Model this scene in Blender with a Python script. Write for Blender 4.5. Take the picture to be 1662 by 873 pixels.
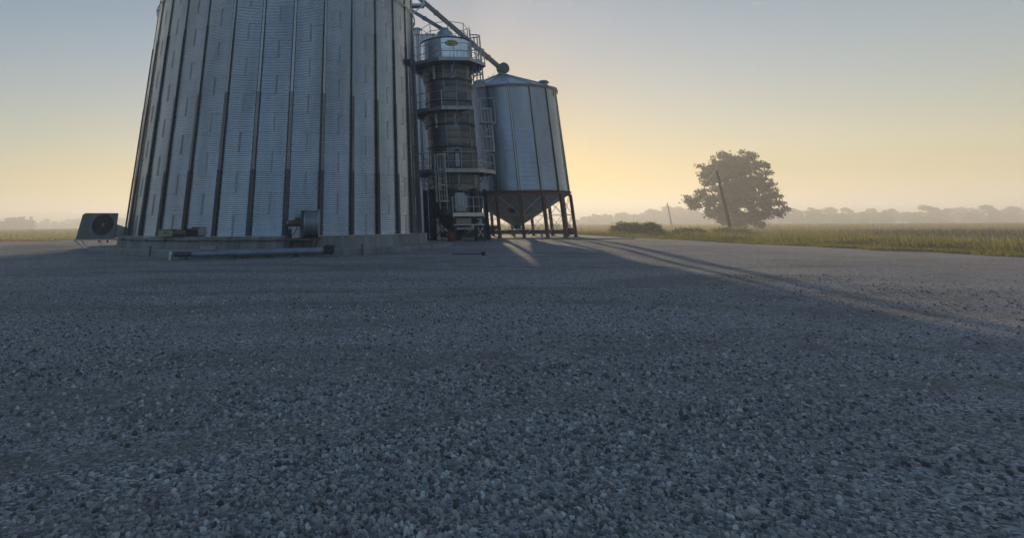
import bpy, bmesh, math, random
import numpy as np
from mathutils import Vector, Matrix, Euler

PI = math.pi
R_ = math.radians
random.seed(7)
rng = np.random.default_rng(7)
scn = bpy.context.scene
for o in list(bpy.data.objects):
    bpy.data.objects.remove(o)
COL = scn.collection

# ------------------------------------------------------------------ camera
EYE = 1.5
FPX, CYP, TILT, ROLL = 930.0, -49.24, 0.41739, -0.00703     # fitted on the photograph's verticals
cam_d = bpy.data.cameras.new('camera')
cam = bpy.data.objects.new('camera', cam_d)
COL.objects.link(cam)
cam.location = (0, 0, EYE)
cam.rotation_euler = (Matrix.Rotation(PI/2 + TILT, 3, 'X') @ Matrix.Rotation(ROLL, 3, 'Z')).to_euler()
cam_d.sensor_fit = 'HORIZONTAL'
cam_d.sensor_width = 36.0
cam_d.lens = FPX/1662.0*36.0
cam_d.shift_x = (831.0-600.0)/1662.0
cam_d.shift_y = -(436.5-CYP)/1662.0
cam_d.clip_end = 6000
cam_d.clip_start = 0.05
scn.camera = cam

# ------------------------------------------------------------------ sky, sun, exposure
SUN_AZ, SUN_EL = R_(7.2), R_(4.9)          # clockwise from +Y, above the horizon
world = bpy.data.worlds.new('World')
scn.world = world
world.use_nodes = True
wn = world.node_tree
for n in list(wn.nodes):
    wn.nodes.remove(n)
sky = wn.nodes.new('ShaderNodeTexSky')
sky.sky_type = 'NISHITA'
sky.sun_disc = False
sky.sun_elevation = SUN_EL
sky.sun_rotation = SUN_AZ
sky.altitude = 200
sky.air_density = 1.35
sky.dust_density = 0.7
sky.ozone_density = 2.4
bg = wn.nodes.new('ShaderNodeBackground')
bg.inputs['Strength'].default_value = 0.15
wo = wn.nodes.new('ShaderNodeOutputWorld')
gm = wn.nodes.new('ShaderNodeGamma'); gm.inputs[1].default_value = 0.58       # the phone's flattened range, over the whole sky alike
hs_ = wn.nodes.new('ShaderNodeHueSaturation'); hs_.inputs['Saturation'].default_value = 1.45
wb = wn.nodes.new('ShaderNodeMix'); wb.data_type = 'RGBA'; wb.blend_type = 'MULTIPLY'; wb.inputs['Factor'].default_value = 1.0
wb.inputs['B'].default_value = (0.97, 0.985, 1.14, 1)                        # white balance
wn.links.new(sky.outputs[0], gm.inputs[0]); wn.links.new(gm.outputs[0], hs_.inputs['Color'])
wn.links.new(hs_.outputs[0], wb.inputs['A']); wn.links.new(wb.outputs['Result'], bg.inputs[0])
wn.links.new(bg.outputs[0], wo.inputs[0])

sun_d = bpy.data.lights.new('sun', 'SUN')
sun_d.energy = 5.0
sun_d.angle = R_(0.55)
sun_d.color = (1.0, 0.78, 0.50)
sun = bpy.data.objects.new('sun', sun_d)
COL.objects.link(sun)
sdir = Vector((math.sin(SUN_AZ)*math.cos(SUN_EL), math.cos(SUN_AZ)*math.cos(SUN_EL), math.sin(SUN_EL)))
sun.rotation_euler = sdir.to_track_quat('Z', 'Y').to_euler()
sun.location = (60, 200, 40)

scn.view_settings.view_transform = 'Standard'
scn.view_settings.look = 'None'
scn.view_settings.gamma = 1.0
scn.view_settings.use_curve_mapping = False
scn.view_settings.exposure = 0.66
scn.cycles.volume_bounces = 1
scn.cycles.max_bounces = 8

# ------------------------------------------------------------------ pixel -> point helpers
def ray(px, py):
    X = px-600; Y = py-CYP
    cr, sr = math.cos(ROLL), math.sin(ROLL)
    x = X*cr+Y*sr; y = -X*sr+Y*cr
    u = -y
    c, s = math.cos(TILT), math.sin(TILT)
    return Vector((x, FPX*c-u*s, FPX*s+u*c))
def at(px, py, D):
    r = ray(px, py); p = r*(D/r.y); p.z += EYE
    return p
def sstep(a, b, x):
    t = np.clip((x-a)/(b-a), 0, 1)
    return t*t*(3-2*t)
def G(x, y):
    """ground height: the yard rises gently to the pad the bins stand on"""
    x = np.asarray(x, float); y = np.asarray(y, float)
    m = 0.6*sstep(4, 37, y)*(1-sstep(14, 26, x)*0.75)*(1-sstep(-16, -34, -0-x*-1)*0)*1.0
    m = m*(1-0.7*sstep(16, 34, -x))
    m = m*(1-sstep(50, 78, y)) - 0.25*sstep(55, 85, y)
    m = m + 0.012*np.sin(x*0.9+0.7*y)+0.012*np.sin(0.6*y-0.35*x+1.3)
    far = sstep(90, 300, np.hypot(x, y))
    m = m + far*(0.5*np.sin(x*0.011+1.2)+0.5*np.sin(y*0.009))
    return m
def g(x, y):
    return float(G(x, y))

# ------------------------------------------------------------------ materials
def newmat(name):
    m = bpy.data.materials.new(name); m.use_nodes = True
    nt = m.node_tree
    return m, nt, nt.nodes['Principled BSDF']
def N(nt, t, **kw):
    n = nt.nodes.new(t)
    for k, v in kw.items():
        if k in n.inputs: n.inputs[k].default_value = v
        else: setattr(n, k, v)
    return n
def ramp(nt, src, stops):
    r = nt.nodes.new('ShaderNodeValToRGB')
    el = r.color_ramp.elements
    while len(el) < len(stops): el.new(0.5)
    for e, (p, c) in zip(el, stops):
        e.position = p; e.color = (*c, 1)
    nt.links.new(src, r.inputs[0])
    return r
def coords(nt, kind='Object', scale=None):
    tc = N(nt, 'ShaderNodeTexCoord')
    if scale is None: return tc.outputs[kind]
    mp = N(nt, 'ShaderNodeMapping'); mp.inputs['Scale'].default_value = scale
    nt.links.new(tc.outputs[kind], mp.inputs[0])
    return mp.outputs[0]
def bump(nt, bs, src, strength=0.3, dist=0.01):
    b = N(nt, 'ShaderNodeBump'); b.inputs['Strength'].default_value = strength; b.inputs['Distance'].default_value = dist
    nt.links.new(src, b.inputs['Height']); nt.links.new(b.outputs[0], bs.inputs['Normal'])
    return b

def metal_mat(name, c0, c1, rough=(0.3, 0.5), metallic=0.95, scale=3.0, streak=True, per_obj=0.12, bmp=0.05):
    m, nt, bs = newmat(name)
    geo = N(nt, 'ShaderNodeNewGeometry')
    mp = N(nt, 'ShaderNodeMapping'); mp.inputs['Scale'].default_value = (1, 1, 0.18) if streak else (1, 1, 1)
    nt.links.new(geo.outputs['Position'], mp.inputs[0])
    n1 = N(nt, 'ShaderNodeTexNoise', Scale=scale, Detail=5.0, Roughness=0.6)
    nt.links.new(mp.outputs[0], n1.inputs['Vector'])
    oi = N(nt, 'ShaderNodeObjectInfo')
    ad = N(nt, 'ShaderNodeMath', operation='MULTIPLY_ADD'); ad.inputs[1].default_value = per_obj*2; ad.inputs[2].default_value = -per_obj
    nt.links.new(oi.outputs['Random'], ad.inputs[0])
    s = N(nt, 'ShaderNodeMath', operation='ADD'); nt.links.new(n1.outputs[0], s.inputs[0]); nt.links.new(ad.outputs[0], s.inputs[1])
    r = ramp(nt, s.outputs[0], [(0.3, c0), (0.7, c1)])
    nt.links.new(r.outputs[0], bs.inputs['Base Color'])
    n2 = N(nt, 'ShaderNodeTexNoise', Scale=scale*7, Detail=3.0)
    nt.links.new(geo.outputs['Position'], n2.inputs['Vector'])
    mr = N(nt, 'ShaderNodeMapRange'); mr.inputs['To Min'].default_value = rough[0]; mr.inputs['To Max'].default_value = rough[1]
    nt.links.new(s.outputs[0], mr.inputs[0]); nt.links.new(mr.outputs[0], bs.inputs['Roughness'])
    bs.inputs['Metallic'].default_value = metallic
    if bmp: bump(nt, bs, n2.outputs[0], bmp, 0.01)
    return m

M = {}
M['galv'] = metal_mat('galvanised_sheet', (0.55, 0.59, 0.65), (0.78, 0.83, 0.90), (0.16, 0.28), 0.97, 1.3, True, 0.03, 0.02)
M['galv_lap'] = metal_mat('galvanised_lap', (0.44, 0.465, 0.50), (0.64, 0.665, 0.70), (0.28, 0.40), 0.94, 4)
M['galv_stiff'] = metal_mat('galvanised_stiffener', (0.36, 0.37, 0.39), (0.55, 0.56, 0.58), (0.24, 0.4), 0.95, 2.0)
M['stiff_reflect_dark'] = metal_mat('stiffener_dark_reflection', (0.05, 0.053, 0.06), (0.16, 0.167, 0.18), (0.3, 0.5), 0.9, 0.8)  # lowest upright lengths: reflection of a dark horizon painted into the colour
M['stiff_reflect_mid'] = metal_mat('stiffener_mid_reflection', (0.09, 0.093, 0.10), (0.38, 0.395, 0.42), (0.28, 0.45), 0.92, 0.8)  # next lengths up: paler step of the same painted reflection
M['stiff_flank_shade'] = metal_mat('stiffener_flank_shade', (0.05, 0.052, 0.06), (0.11, 0.115, 0.125), (0.4, 0.55), 0.8, 2.5)  # occlusion shade painted onto the webs and flanges
M['galv_roof'] = metal_mat('galvanised_roof', (0.34, 0.36, 0.40), (0.50, 0.52, 0.56), (0.35, 0.5), 0.9, 2.0)
M['galv_trim'] = metal_mat('galvanised_trim', (0.26, 0.27, 0.285), (0.42, 0.43, 0.445), (0.35, 0.55), 0.9, 6.0)
M['screen'] = metal_mat('perforated_screen', (0.105, 0.102, 0.10), (0.21, 0.205, 0.20), (0.34, 0.5), 0.9, 1.6, True, 0.2)
M['black_steel'] = metal_mat('black_painted_steel', (0.012, 0.012, 0.013), (0.03, 0.029, 0.028), (0.45, 0.65), 0.0, 5)
M['dark_steel'] = metal_mat('dark_grey_steel', (0.06, 0.062, 0.066), (0.13, 0.13, 0.135), (0.45, 0.65), 0.3, 5)
M['fan_grey'] = metal_mat('fan_housing_grey', (0.20, 0.205, 0.22), (0.32, 0.325, 0.34), (0.4, 0.55), 0.6, 3)
M['rust'] = metal_mat('rust_brown_paint', (0.13, 0.052, 0.022), (0.24, 0.098, 0.04), (0.55, 0.75), 0.0, 4, True, 0.1)
M['wood_box'] = metal_mat('weathered_plywood', (0.28, 0.22, 0.15), (0.42, 0.34, 0.25), (0.7, 0.85), 0.0, 6)
M['brown_motor'] = metal_mat('brown_enamel', (0.11, 0.075, 0.045), (0.20, 0.14, 0.09), (0.4, 0.6), 0.2, 8)
M['blue_grey'] = metal_mat('blue_grey_tube', (0.18, 0.22, 0.28), (0.29, 0.33, 0.39), (0.4, 0.55), 0.35, 3)
M['pale_box'] = metal_mat('pale_grey_enamel', (0.40, 0.43, 0.47), (0.52, 0.55, 0.58), (0.4, 0.55), 0.1, 5)
M['beige'] = metal_mat('beige_panel', (0.32, 0.28, 0.22), (0.45, 0.40, 0.33), (0.5, 0.7), 0.0, 5)
M['red'] = metal_mat('red_enamel', (0.14, 0.010, 0.008), (0.24, 0.02, 0.014), (0.35, 0.5), 0.0, 5)
M['yellow'] = metal_mat('yellow_print', (0.72, 0.50, 0.03), (0.80, 0.58, 0.06), (0.4, 0.5), 0.0, 3)
M['black_print'] = metal_mat('black_print', (0.015, 0.015, 0.015), (0.025, 0.025, 0.025), (0.4, 0.5), 0.0, 3)
M['rubber'] = metal_mat('black_rubber', (0.01, 0.01, 0.01), (0.02, 0.02, 0.02), (0.7, 0.85), 0.0, 8)
M['wire'] = metal_mat('aluminium_wire', (0.26, 0.24, 0.21), (0.36, 0.34, 0.30), (0.7, 0.9), 0.0, 5)
M['pole_wood'] = metal_mat('weathered_pole', (0.022, 0.018, 0.014), (0.05, 0.042, 0.034), (0.8, 0.95), 0.0, 9)
M['insul'] = metal_mat('porcelain', (0.3, 0.2, 0.15), (0.4, 0.3, 0.2), (0.2, 0.3), 0.0, 9)

def concrete():
    m, nt, bs = newmat('concrete')
    geo = N(nt, 'ShaderNodeNewGeometry')
    mp = N(nt, 'ShaderNodeMapping'); mp.inputs['Scale'].default_value = (1, 1, 0.25)
    nt.links.new(geo.outputs['Position'], mp.inputs[0])
    n1 = N(nt, 'ShaderNodeTexNoise', Scale=2.2, Detail=8.0, Roughness=0.7); nt.links.new(mp.outputs[0], n1.inputs['Vector'])
    oi = N(nt, 'ShaderNodeObjectInfo')
    ad = N(nt, 'ShaderNodeMath', operation='MULTIPLY_ADD'); ad.inputs[1].default_value = 0.22; ad.inputs[2].default_value = -0.11
    nt.links.new(oi.outputs['Random'], ad.inputs[0])
    s = N(nt, 'ShaderNodeMath', operation='ADD'); nt.links.new(n1.outputs[0], s.inputs[0]); nt.links.new(ad.outputs[0], s.inputs[1])
    r = ramp(nt, s.outputs[0], [(0.28, (0.13, 0.125, 0.11)), (0.5, (0.27, 0.265, 0.25)), (0.72, (0.38, 0.375, 0.36))])
    nt.links.new(r.outputs[0], bs.inputs['Base Color']); bs.inputs['Roughness'].default_value = 0.9
    n2 = N(nt, 'ShaderNodeTexNoise', Scale=35.0, Detail=6.0); nt.links.new(geo.outputs['Position'], n2.inputs['Vector'])
    bump(nt, bs, n2.outputs[0], 0.5, 0.02)
    return m
M['concrete'] = concrete()

LANES = [(5.4, 0.17, 0.30), (7.2, 0.17, 0.32), (12.2, -0.10, 0.36), (14.1, -0.10, 0.36), (19.0, 0.02, 0.45)]   # wheel tracks: y at x=0, slope, half width
def lane_mask(x, y):
    w = 0.6*np.sin(0.21*x+1.0)+0.25*np.sin(0.53*x); m = np.zeros_like(x)
    for c, k, wd in LANES: m = np.maximum(m, 1-sstep(wd*0.3, wd*1.6, np.abs(y-(c+k*x+w))))
    return m
def gravel_mat():
    m, nt, bs = newmat('gravel')
    geo = N(nt, 'ShaderNodeNewGeometry')
    pos = geo.outputs['Position']
    v = N(nt, 'ShaderNodeTexVoronoi', Scale=42.0, Randomness=1.0); nt.links.new(pos, v.inputs['Vector'])
    v2 = N(nt, 'ShaderNodeTexVoronoi', Scale=9.0, Randomness=1.0); nt.links.new(pos, v2.inputs['Vector'])
    sep = N(nt, 'ShaderNodeSeparateColor'); nt.links.new(v.outputs['Color'], sep.inputs[0])
    r = ramp(nt, sep.outputs[0], [(0.0, (0.09, 0.08, 0.084)), (0.3, (0.26, 0.235, 0.24)), (0.7, (0.44, 0.405, 0.41)), (1.0, (0.70, 0.66, 0.65))])
    # worn tracks and dirt with shapes of their own
    mp = N(nt, 'ShaderNodeMapping'); mp.inputs['Scale'].default_value = (0.16, 0.5, 1); mp.inputs['Rotation'].default_value = (0, 0, 0.12)
    nt.links.new(pos, mp.inputs[0])
    n1 = N(nt, 'ShaderNodeTexNoise', Scale=1.0, Detail=6.0, Roughness=0.62, Distortion=0.6); nt.links.new(mp.outputs[0], n1.inputs['Vector'])
    dm = N(nt, 'ShaderNodeMapRange'); dm.inputs['From Min'].default_value = 0.46; dm.inputs['From Max'].default_value = 0.68
    nt.links.new(n1.outputs[0], dm.inputs[0])
    sx = N(nt, 'ShaderNodeSeparateXYZ'); nt.links.new(pos, sx.inputs[0])
    nw = N(nt, 'ShaderNodeTexNoise', Scale=0.11, Detail=3.0); nt.links.new(pos, nw.inputs['Vector'])
    def sine(fr, ph_, amp):
        a_ = N(nt, 'ShaderNodeMath', operation='MULTIPLY_ADD'); a_.inputs[1].default_value = fr; a_.inputs[2].default_value = ph_; nt.links.new(sx.outputs[0], a_.inputs[0])
        b_ = N(nt, 'ShaderNodeMath', operation='SINE'); nt.links.new(a_.outputs[0], b_.inputs[0])
        c_ = N(nt, 'ShaderNodeMath', operation='MULTIPLY'); c_.inputs[1].default_value = amp; nt.links.new(b_.outputs[0], c_.inputs[0])
        return c_.outputs[0]
    wob = N(nt, 'ShaderNodeMath', operation='ADD'); nt.links.new(sine(0.21, 1.0, 0.6), wob.inputs[0]); nt.links.new(sine(0.53, 0.0, 0.25), wob.inputs[1])
    def lane(c, k, width):
        # |y - (c + k*x + wobble)| < width, soft edge
        m1 = N(nt, 'ShaderNodeMath', operation='MULTIPLY_ADD'); m1.inputs[1].default_value = k; m1.inputs[2].default_value = c; nt.links.new(sx.outputs[0], m1.inputs[0])
        m2 = N(nt, 'ShaderNodeMath', operation='ADD'); nt.links.new(m1.outputs[0], m2.inputs[0]); nt.links.new(wob.outputs[0], m2.inputs[1])
        m3 = N(nt, 'ShaderNodeMath', operation='SUBTRACT'); nt.links.new(sx.outputs[1], m3.inputs[0]); nt.links.new(m2.outputs[0], m3.inputs[1])
        ab = N(nt, 'ShaderNodeMath', operation='ABSOLUTE'); nt.links.new(m3.outputs[0], ab.inputs[0])
        q = N(nt, 'ShaderNodeMapRange', interpolation_type='SMOOTHSTEP'); q.inputs['From Min'].default_value = width*1.6; q.inputs['From Max'].default_value = width*0.3; nt.links.new(ab.outputs[0], q.inputs[0])
        return q.outputs[0]
    lanes = [lane(*l_) for l_ in LANES]
    acc = lanes[0]
    for l_ in lanes[1:]:
        mxm = N(nt, 'ShaderNodeMath', operation='MAXIMUM'); nt.links.new(acc, mxm.inputs[0]); nt.links.new(l_, mxm.inputs[1]); acc = mxm.outputs[0]
    nl = N(nt, 'ShaderNodeTexNoise', Scale=1.7, Detail=6.0, Roughness=0.7); nt.links.new(pos, nl.inputs['Vector'])
    lm = N(nt, 'ShaderNodeMapRange'); lm.inputs['From Min'].default_value = 0.36; lm.inputs['From Max'].default_value = 0.6; nt.links.new(nl.outputs[0], lm.inputs[0])
    lmm = N(nt, 'ShaderNodeMath', operation='MULTIPLY'); nt.links.new(acc, lmm.inputs[0]); nt.links.new(lm.outputs[0], lmm.inputs[1])
    dmx = N(nt, 'ShaderNodeMath', operation='MAXIMUM'); nt.links.new(dm.outputs[0], dmx.inputs[0]); nt.links.new(lmm.outputs[0], dmx.inputs[1])
    mx = N(nt, 'ShaderNodeMix', data_type='RGBA')
    fac = N(nt, 'ShaderNodeMath', operation='MULTIPLY'); fac.inputs[1].default_value = 0.75
    nt.links.new(dmx.outputs[0], fac.inputs[0]); nt.links.new(fac.outputs[0], mx.inputs['Factor'])
    nt.links.new(r.outputs[0], mx.inputs['A']); mx.inputs['B'].default_value = (0.17, 0.145, 0.12, 1)
    nt.links.new(mx.outputs['Result'], bs.inputs['Base Color'])
    bs.inputs['Roughness'].default_value = 0.9
    inv = N(nt, 'ShaderNodeMath', operation='MULTIPLY_ADD'); inv.inputs[1].default_value = -1.0
    nt.links.new(v.outputs['Distance'], inv.inputs[0]); 
    h2 = N(nt, 'ShaderNodeMath', operation='MULTIPLY'); h2.inputs[1].default_value = 0.6
    nt.links.new(sep.outputs[1], h2.inputs[0]); nt.links.new(h2.outputs[0], inv.inputs[2])
    b1 = N(nt, 'ShaderNodeBump'); b1.inputs['Strength'].default_value = 0.9; b1.inputs['Distance'].default_value = 0.028
    nt.links.new(inv.outputs[0], b1.inputs['Height'])
    n3 = N(nt, 'ShaderNodeTexNoise', Scale=1.6, Detail=4.0); nt.links.new(pos, n3.inputs['Vector'])
    b2 = N(nt, 'ShaderNodeBump'); b2.inputs['Strength'].default_value = 0.5; b2.inputs['Distance'].default_value = 0.1
    nt.links.new(n3.outputs[0], b2.inputs['Height']); nt.links.new(b1.outputs[0], b2.inputs['Normal'])
    nt.links.new(b2.outputs[0], bs.inputs['Normal'])
    return m
M['gravel'] = gravel_mat()

def stone_mat():
    m, nt, bs = newmat('loose_stone')
    at_ = N(nt, 'ShaderNodeAttribute', attribute_type='INSTANCER', attribute_name='tone')
    r = ramp(nt, at_.outputs['Fac'], [(0.0, (0.11, 0.10, 0.10)), (0.3, (0.33, 0.30, 0.31)), (0.6, (0.52, 0.48, 0.48)), (0.85, (0.60, 0.53, 0.47)), (1.0, (0.88, 0.84, 0.81))])
    tc = N(nt, 'ShaderNodeNewGeometry')
    n = N(nt, 'ShaderNodeTexNoise', Scale=90.0, Detail=4.0); nt.links.new(tc.outputs['Position'], n.inputs['Vector'])
    mx = N(nt, 'ShaderNodeMix', data_type='RGBA', blend_type='MULTIPLY'); mx.inputs['Factor'].default_value = 0.5
    nt.links.new(r.outputs[0], mx.inputs['A']); nt.links.new(n.outputs[0], mx.inputs['B'])
    nt.links.new(mx.outputs['Result'], bs.inputs['Base Color']); bs.inputs['Roughness'].default_value = 0.88
    bump(nt, bs, n.outputs[0], 0.4, 0.01)
    return m
M['stone'] = stone_mat()

def field_mat(name, a, b, c, sc=0.05):
    m, nt, bs = newmat(name)
    geo = N(nt, 'ShaderNodeNewGeometry')
    n1 = N(nt, 'ShaderNodeTexNoise', Scale=sc, Detail=8.0, Roughness=0.65); nt.links.new(geo.outputs['Position'], n1.inputs['Vector'])
    n2 = N(nt, 'ShaderNodeTexNoise', Scale=3.0, Detail=6.0, Roughness=0.7); nt.links.new(geo.outputs['Position'], n2.inputs['Vector'])
    s = N(nt, 'ShaderNodeMix', data_type='FLOAT'); s.inputs['Factor'].default_value = 0.45
    nt.links.new(n1.outputs[0], s.inputs['A']); nt.links.new(n2.outputs[0], s.inputs['B'])
    r = ramp(nt, s.outputs['Result'], [(0.36, a), (0.5, b), (0.64, c)])
    nt.links.new(r.outputs[0], bs.inputs['Base Color']); bs.inputs['Roughness'].default_value = 1.0
    bs.inputs['Specular IOR Level'].default_value = 0.1
    bump(nt, bs, n2.outputs[0], 0.8, 0.3)
    return m
M['field'] = field_mat('meadow', (0.10, 0.10, 0.035), (0.17, 0.15, 0.06), (0.27, 0.21, 0.09))
M['crop'] = field_mat('crop', (0.08, 0.11, 0.035), (0.11, 0.14, 0.045), (0.15, 0.165, 0.06))

def leaf_mat(name, a, b, trans=0.45, attr='tone'):
    m, nt, bs = newmat(name)
    nt.nodes.remove(bs)
    out = nt.nodes['Material Output']
    at_ = N(nt, 'ShaderNodeAttribute', attribute_name=attr)
    r = ramp(nt, at_.outputs['Fac'], [(0.0, a), (1.0, b)])
    d = N(nt, 'ShaderNodeBsdfDiffuse'); t = N(nt, 'ShaderNodeBsdfTranslucent')
    nt.links.new(r.outputs[0], d.inputs[0])
    br = N(nt, 'ShaderNodeMix', data_type='RGBA', blend_type='MULTIPLY'); br.inputs['Factor'].default_value = 1.0
    nt.links.new(r.outputs[0], br.inputs['A']); br.inputs['B'].default_value = (1.25, 1.15, 0.55, 1)
    nt.links.new(br.outputs['Result'], t.inputs[0])
    mx = N(nt, 'ShaderNodeMixShader'); mx.inputs[0].default_value = trans
    nt.links.new(d.outputs[0], mx.inputs[1]); nt.links.new(t.outputs[0], mx.inputs[2])
    nt.links.new(mx.outputs[0], out.inputs[0])
    return m
M['leaf'] = leaf_mat('tree_leaves', (0.05, 0.052, 0.02), (0.15, 0.135, 0.05), 0.45)
M['bush'] = leaf_mat('bush_leaves', (0.12, 0.15, 0.04), (0.30, 0.31, 0.10), 0.62)
M['grass'] = leaf_mat('grass_blades', (0.09, 0.12, 0.025), (0.30, 0.27, 0.10), 0.5)
M['dry_grass'] = leaf_mat('dry_grass_blades', (0.13, 0.11, 0.035), (0.30, 0.23, 0.10), 0.4)
M['crop_blades'] = leaf_mat('crop_blades', (0.16, 0.17, 0.055), (0.32, 0.29, 0.11), 0.55)
M['bark'] = metal_mat('bark', (0.05, 0.04, 0.03), (0.10, 0.08, 0.06), (0.9, 1.0), 0.0, 8)

# ------------------------------------------------------------------ mesh helpers
class MB:
    """collects shapes; build() links them as ONE mesh object"""
    def __init__(s):
        s.v = []; s.f = []; s.m = []
    def add(s, vs, fs, mi=0):
        o = len(s.v)
        s.v += [tuple(p) for p in vs]
        for f in fs:
            s.f.append(tuple(i+o for i in f)); s.m.append(mi)
    def box(s, lo, hi, mi=0, mat=None, ch=0.0):
        (x0, y0, z0), (x1, y1, z1) = lo, hi
        if ch > 0:
            bm = bmesh.new(); bmesh.ops.create_cube(bm, size=1)
            for v in bm.verts:
                v.co = Vector(((v.co.x+.5)*(x1-x0)+x0, (v.co.y+.5)*(y1-y0)+y0, (v.co.z+.5)*(z1-z0)+z0))
            bmesh.ops.bevel(bm, geom=bm.edges[:], offset=ch, segments=2, affect='EDGES', profile=0.5)
            bm.verts.index_update()
            vs = [v.co.copy() for v in bm.verts]; fs = [[v.index for v in f.verts] for f in bm.faces]; bm.free()
        else:
            vs = [Vector(p) for p in ((x0,y0,z0),(x1,y0,z0),(x1,y1,z0),(x0,y1,z0),(x0,y0,z1),(x1,y0,z1),(x1,y1,z1),(x0,y1,z1))]
            fs = [(3,2,1,0),(4,5,6,7),(0,1,5,4),(1,2,6,5),(2,3,7,6),(3,0,4,7)]
        if mat: vs = [mat @ v for v in vs]
        s.add(vs, fs, mi)
    def bar(s, p, q, w, h=None, mi=0, up=(0,0,1)):
        """rectangular bar from p to q"""
        p = Vector(p); q = Vector(q); h = h or w
        d = (q-p).normalized(); u = Vector(up)
        if abs(d.dot(u)) > 0.97: u = Vector((0,1,0))
        a = d.cross(u).normalized()*w/2; b = a.cross(d).normalized()*h/2
        vs = [p-a-b, p+a-b, p+a+b, p-a+b, q-a-b, q+a-b, q+a+b, q-a+b]
        s.add(vs, [(3,2,1,0),(4,5,6,7),(0,1,5,4),(1,2,6,5),(2,3,7,6),(3,0,4,7)], mi)
    def tube(s, pts, r, n=8, mi=0, caps=True, closed=False):
        pts = [Vector(p) for p in pts]; k = len(pts)
        rs = r if isinstance(r, (list, tuple)) else [r]*k
        vs = []; fs = []; pu = None
        for i, p in enumerate(pts):
            if closed: d = pts[(i+1) % k]-pts[i-1]
            else: d = pts[min(i+1, k-1)]-pts[max(i-1, 0)]
            d.normalize()
            if pu is None:
                pu = Vector((0,0,1)) if abs(d.z) < 0.9 else Vector((1,0,0))
            a = d.cross(pu).normalized(); b = a.cross(d).normalized(); pu = b
            for j in range(n):
                t = 2*PI*j/n
                vs.append(p+a*math.cos(t)*rs[i]+b*math.sin(t)*rs[i])
        for i in range(k if closed else k-1):
            i2 = (i+1) % k
            for j in range(n):
                j2 = (j+1) % n
                fs.append((i*n+j, i*n+j2, i2*n+j2, i2*n+j))
        if caps and not closed:
            fs.append(tuple(range(n))[::-1]); fs.append(tuple((k-1)*n+j for j in range(n)))
        s.add(vs, fs, mi)
    def lathe(s, prof, n=32, c=(0,0), a0=0.0, a1=2*PI, mi=0):
        """prof: (radius, z) list revolved about a vertical axis; angle 0 looks to -Y"""
        full = abs(a1-a0-2*PI) < 1e-6
        m = n if full else n+1
        vs = []; fs = []
        for i in range(m):
            a = a0+(a1-a0)*i/n
            for r, z in prof:
                vs.append((c[0]+r*math.sin(a), c[1]-r*math.cos(a), z))
        k = len(prof)
        for i in range(n):
            i2 = (i+1) % m
            for j in range(k-1):
                fs.append((i*k+j, i2*k+j, i2*k+j+1, i*k+j+1))
        s.add(vs, fs, mi)
    def mesh(s, name, mats, smooth=False, angle=35):
        me = bpy.data.meshes.new(name)
        me.from_pydata(s.v, [], s.f)
        for m in (mats if isinstance(mats, (list, tuple)) else [mats]): me.materials.append(m)
        if any(s.m): me.polygons.foreach_set('material_index', s.m)
        if smooth:
            me.polygons.foreach_set('use_smooth', [True]*len(s.f))
            me.set_sharp_from_angle(angle=R_(angle))
        me.update()
        return me
    def build(s, name, mats, parent=None, smooth=False, angle=35):
        return link(name, s.mesh(name, mats, smooth, angle), parent)
def link(name, data, parent=None, loc=None, rz=None):
    o = bpy.data.objects.new(name, data); COL.objects.link(o)
    if parent is not None: o.parent = parent
    if loc is not None: o.location = loc
    if rz is not None: o.rotation_euler = (0, 0, rz)
    return o
def tag(o, label=None, cat=None, group=None, kind=None):
    if label: o['label'] = label
    if cat: o['category'] = cat
    if group: o['group'] = group
    if kind: o['kind'] = kind
    return o
def thing(name, label, cat, loc=(0,0,0), rz=0, group=None):
    o = link(name, None, None, loc, rz); o.empty_display_size = 0.3
    return tag(o, label, cat, group)
def copy_tree(o, parent=None):
    c = o.copy(); COL.objects.link(c)
    if parent is not None: c.parent = parent
    for ch in list(o.children): copy_tree(ch, c)
    return c
def dirv(a, r=1.0, z=0.0):
    return Vector((r*math.sin(a), -r*math.cos(a), z))

# ================================================================== THE SETTING
def sheet(name, xs, ys, zf, mat, kind='structure', keep=None):
    X, Y = np.meshgrid(xs, ys)
    Z = zf(X, Y)
    vs = np.stack([X.ravel(), Y.ravel(), Z.ravel()], 1)
    nx, ny = len(xs), len(ys)
    i = np.arange(nx*ny).reshape(ny, nx)
    fs = np.stack([i[:-1,:-1].ravel(), i[:-1,1:].ravel(), i[1:,1:].ravel(), i[1:,:-1].ravel()], 1)
    if keep is not None:
        cx = vs[fs].mean(1); fs = fs[keep(cx[:,0], cx[:,1])]
    me = bpy.data.meshes.new(name)
    me.from_pydata(vs.tolist(), [], fs.tolist())
    me.polygons.foreach_set('use_smooth', [True]*len(me.polygons))
    me.materials.append(mat); me.update()
    o = link(name, me); tag(o, kind=kind)
    return o
def nonuni(lim, fine, k):
    t = np.linspace(-1, 1, k)
    return np.sign(t)*(np.abs(t)*fine+(lim-fine)*np.abs(t)**5)
gx = nonuni(1000, 90, 181); gy = nonuni(1000, 90, 181)
ground = sheet('ground', gx, gy+15, lambda x, y: G(x, y)-0.07, M['field'])

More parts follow.
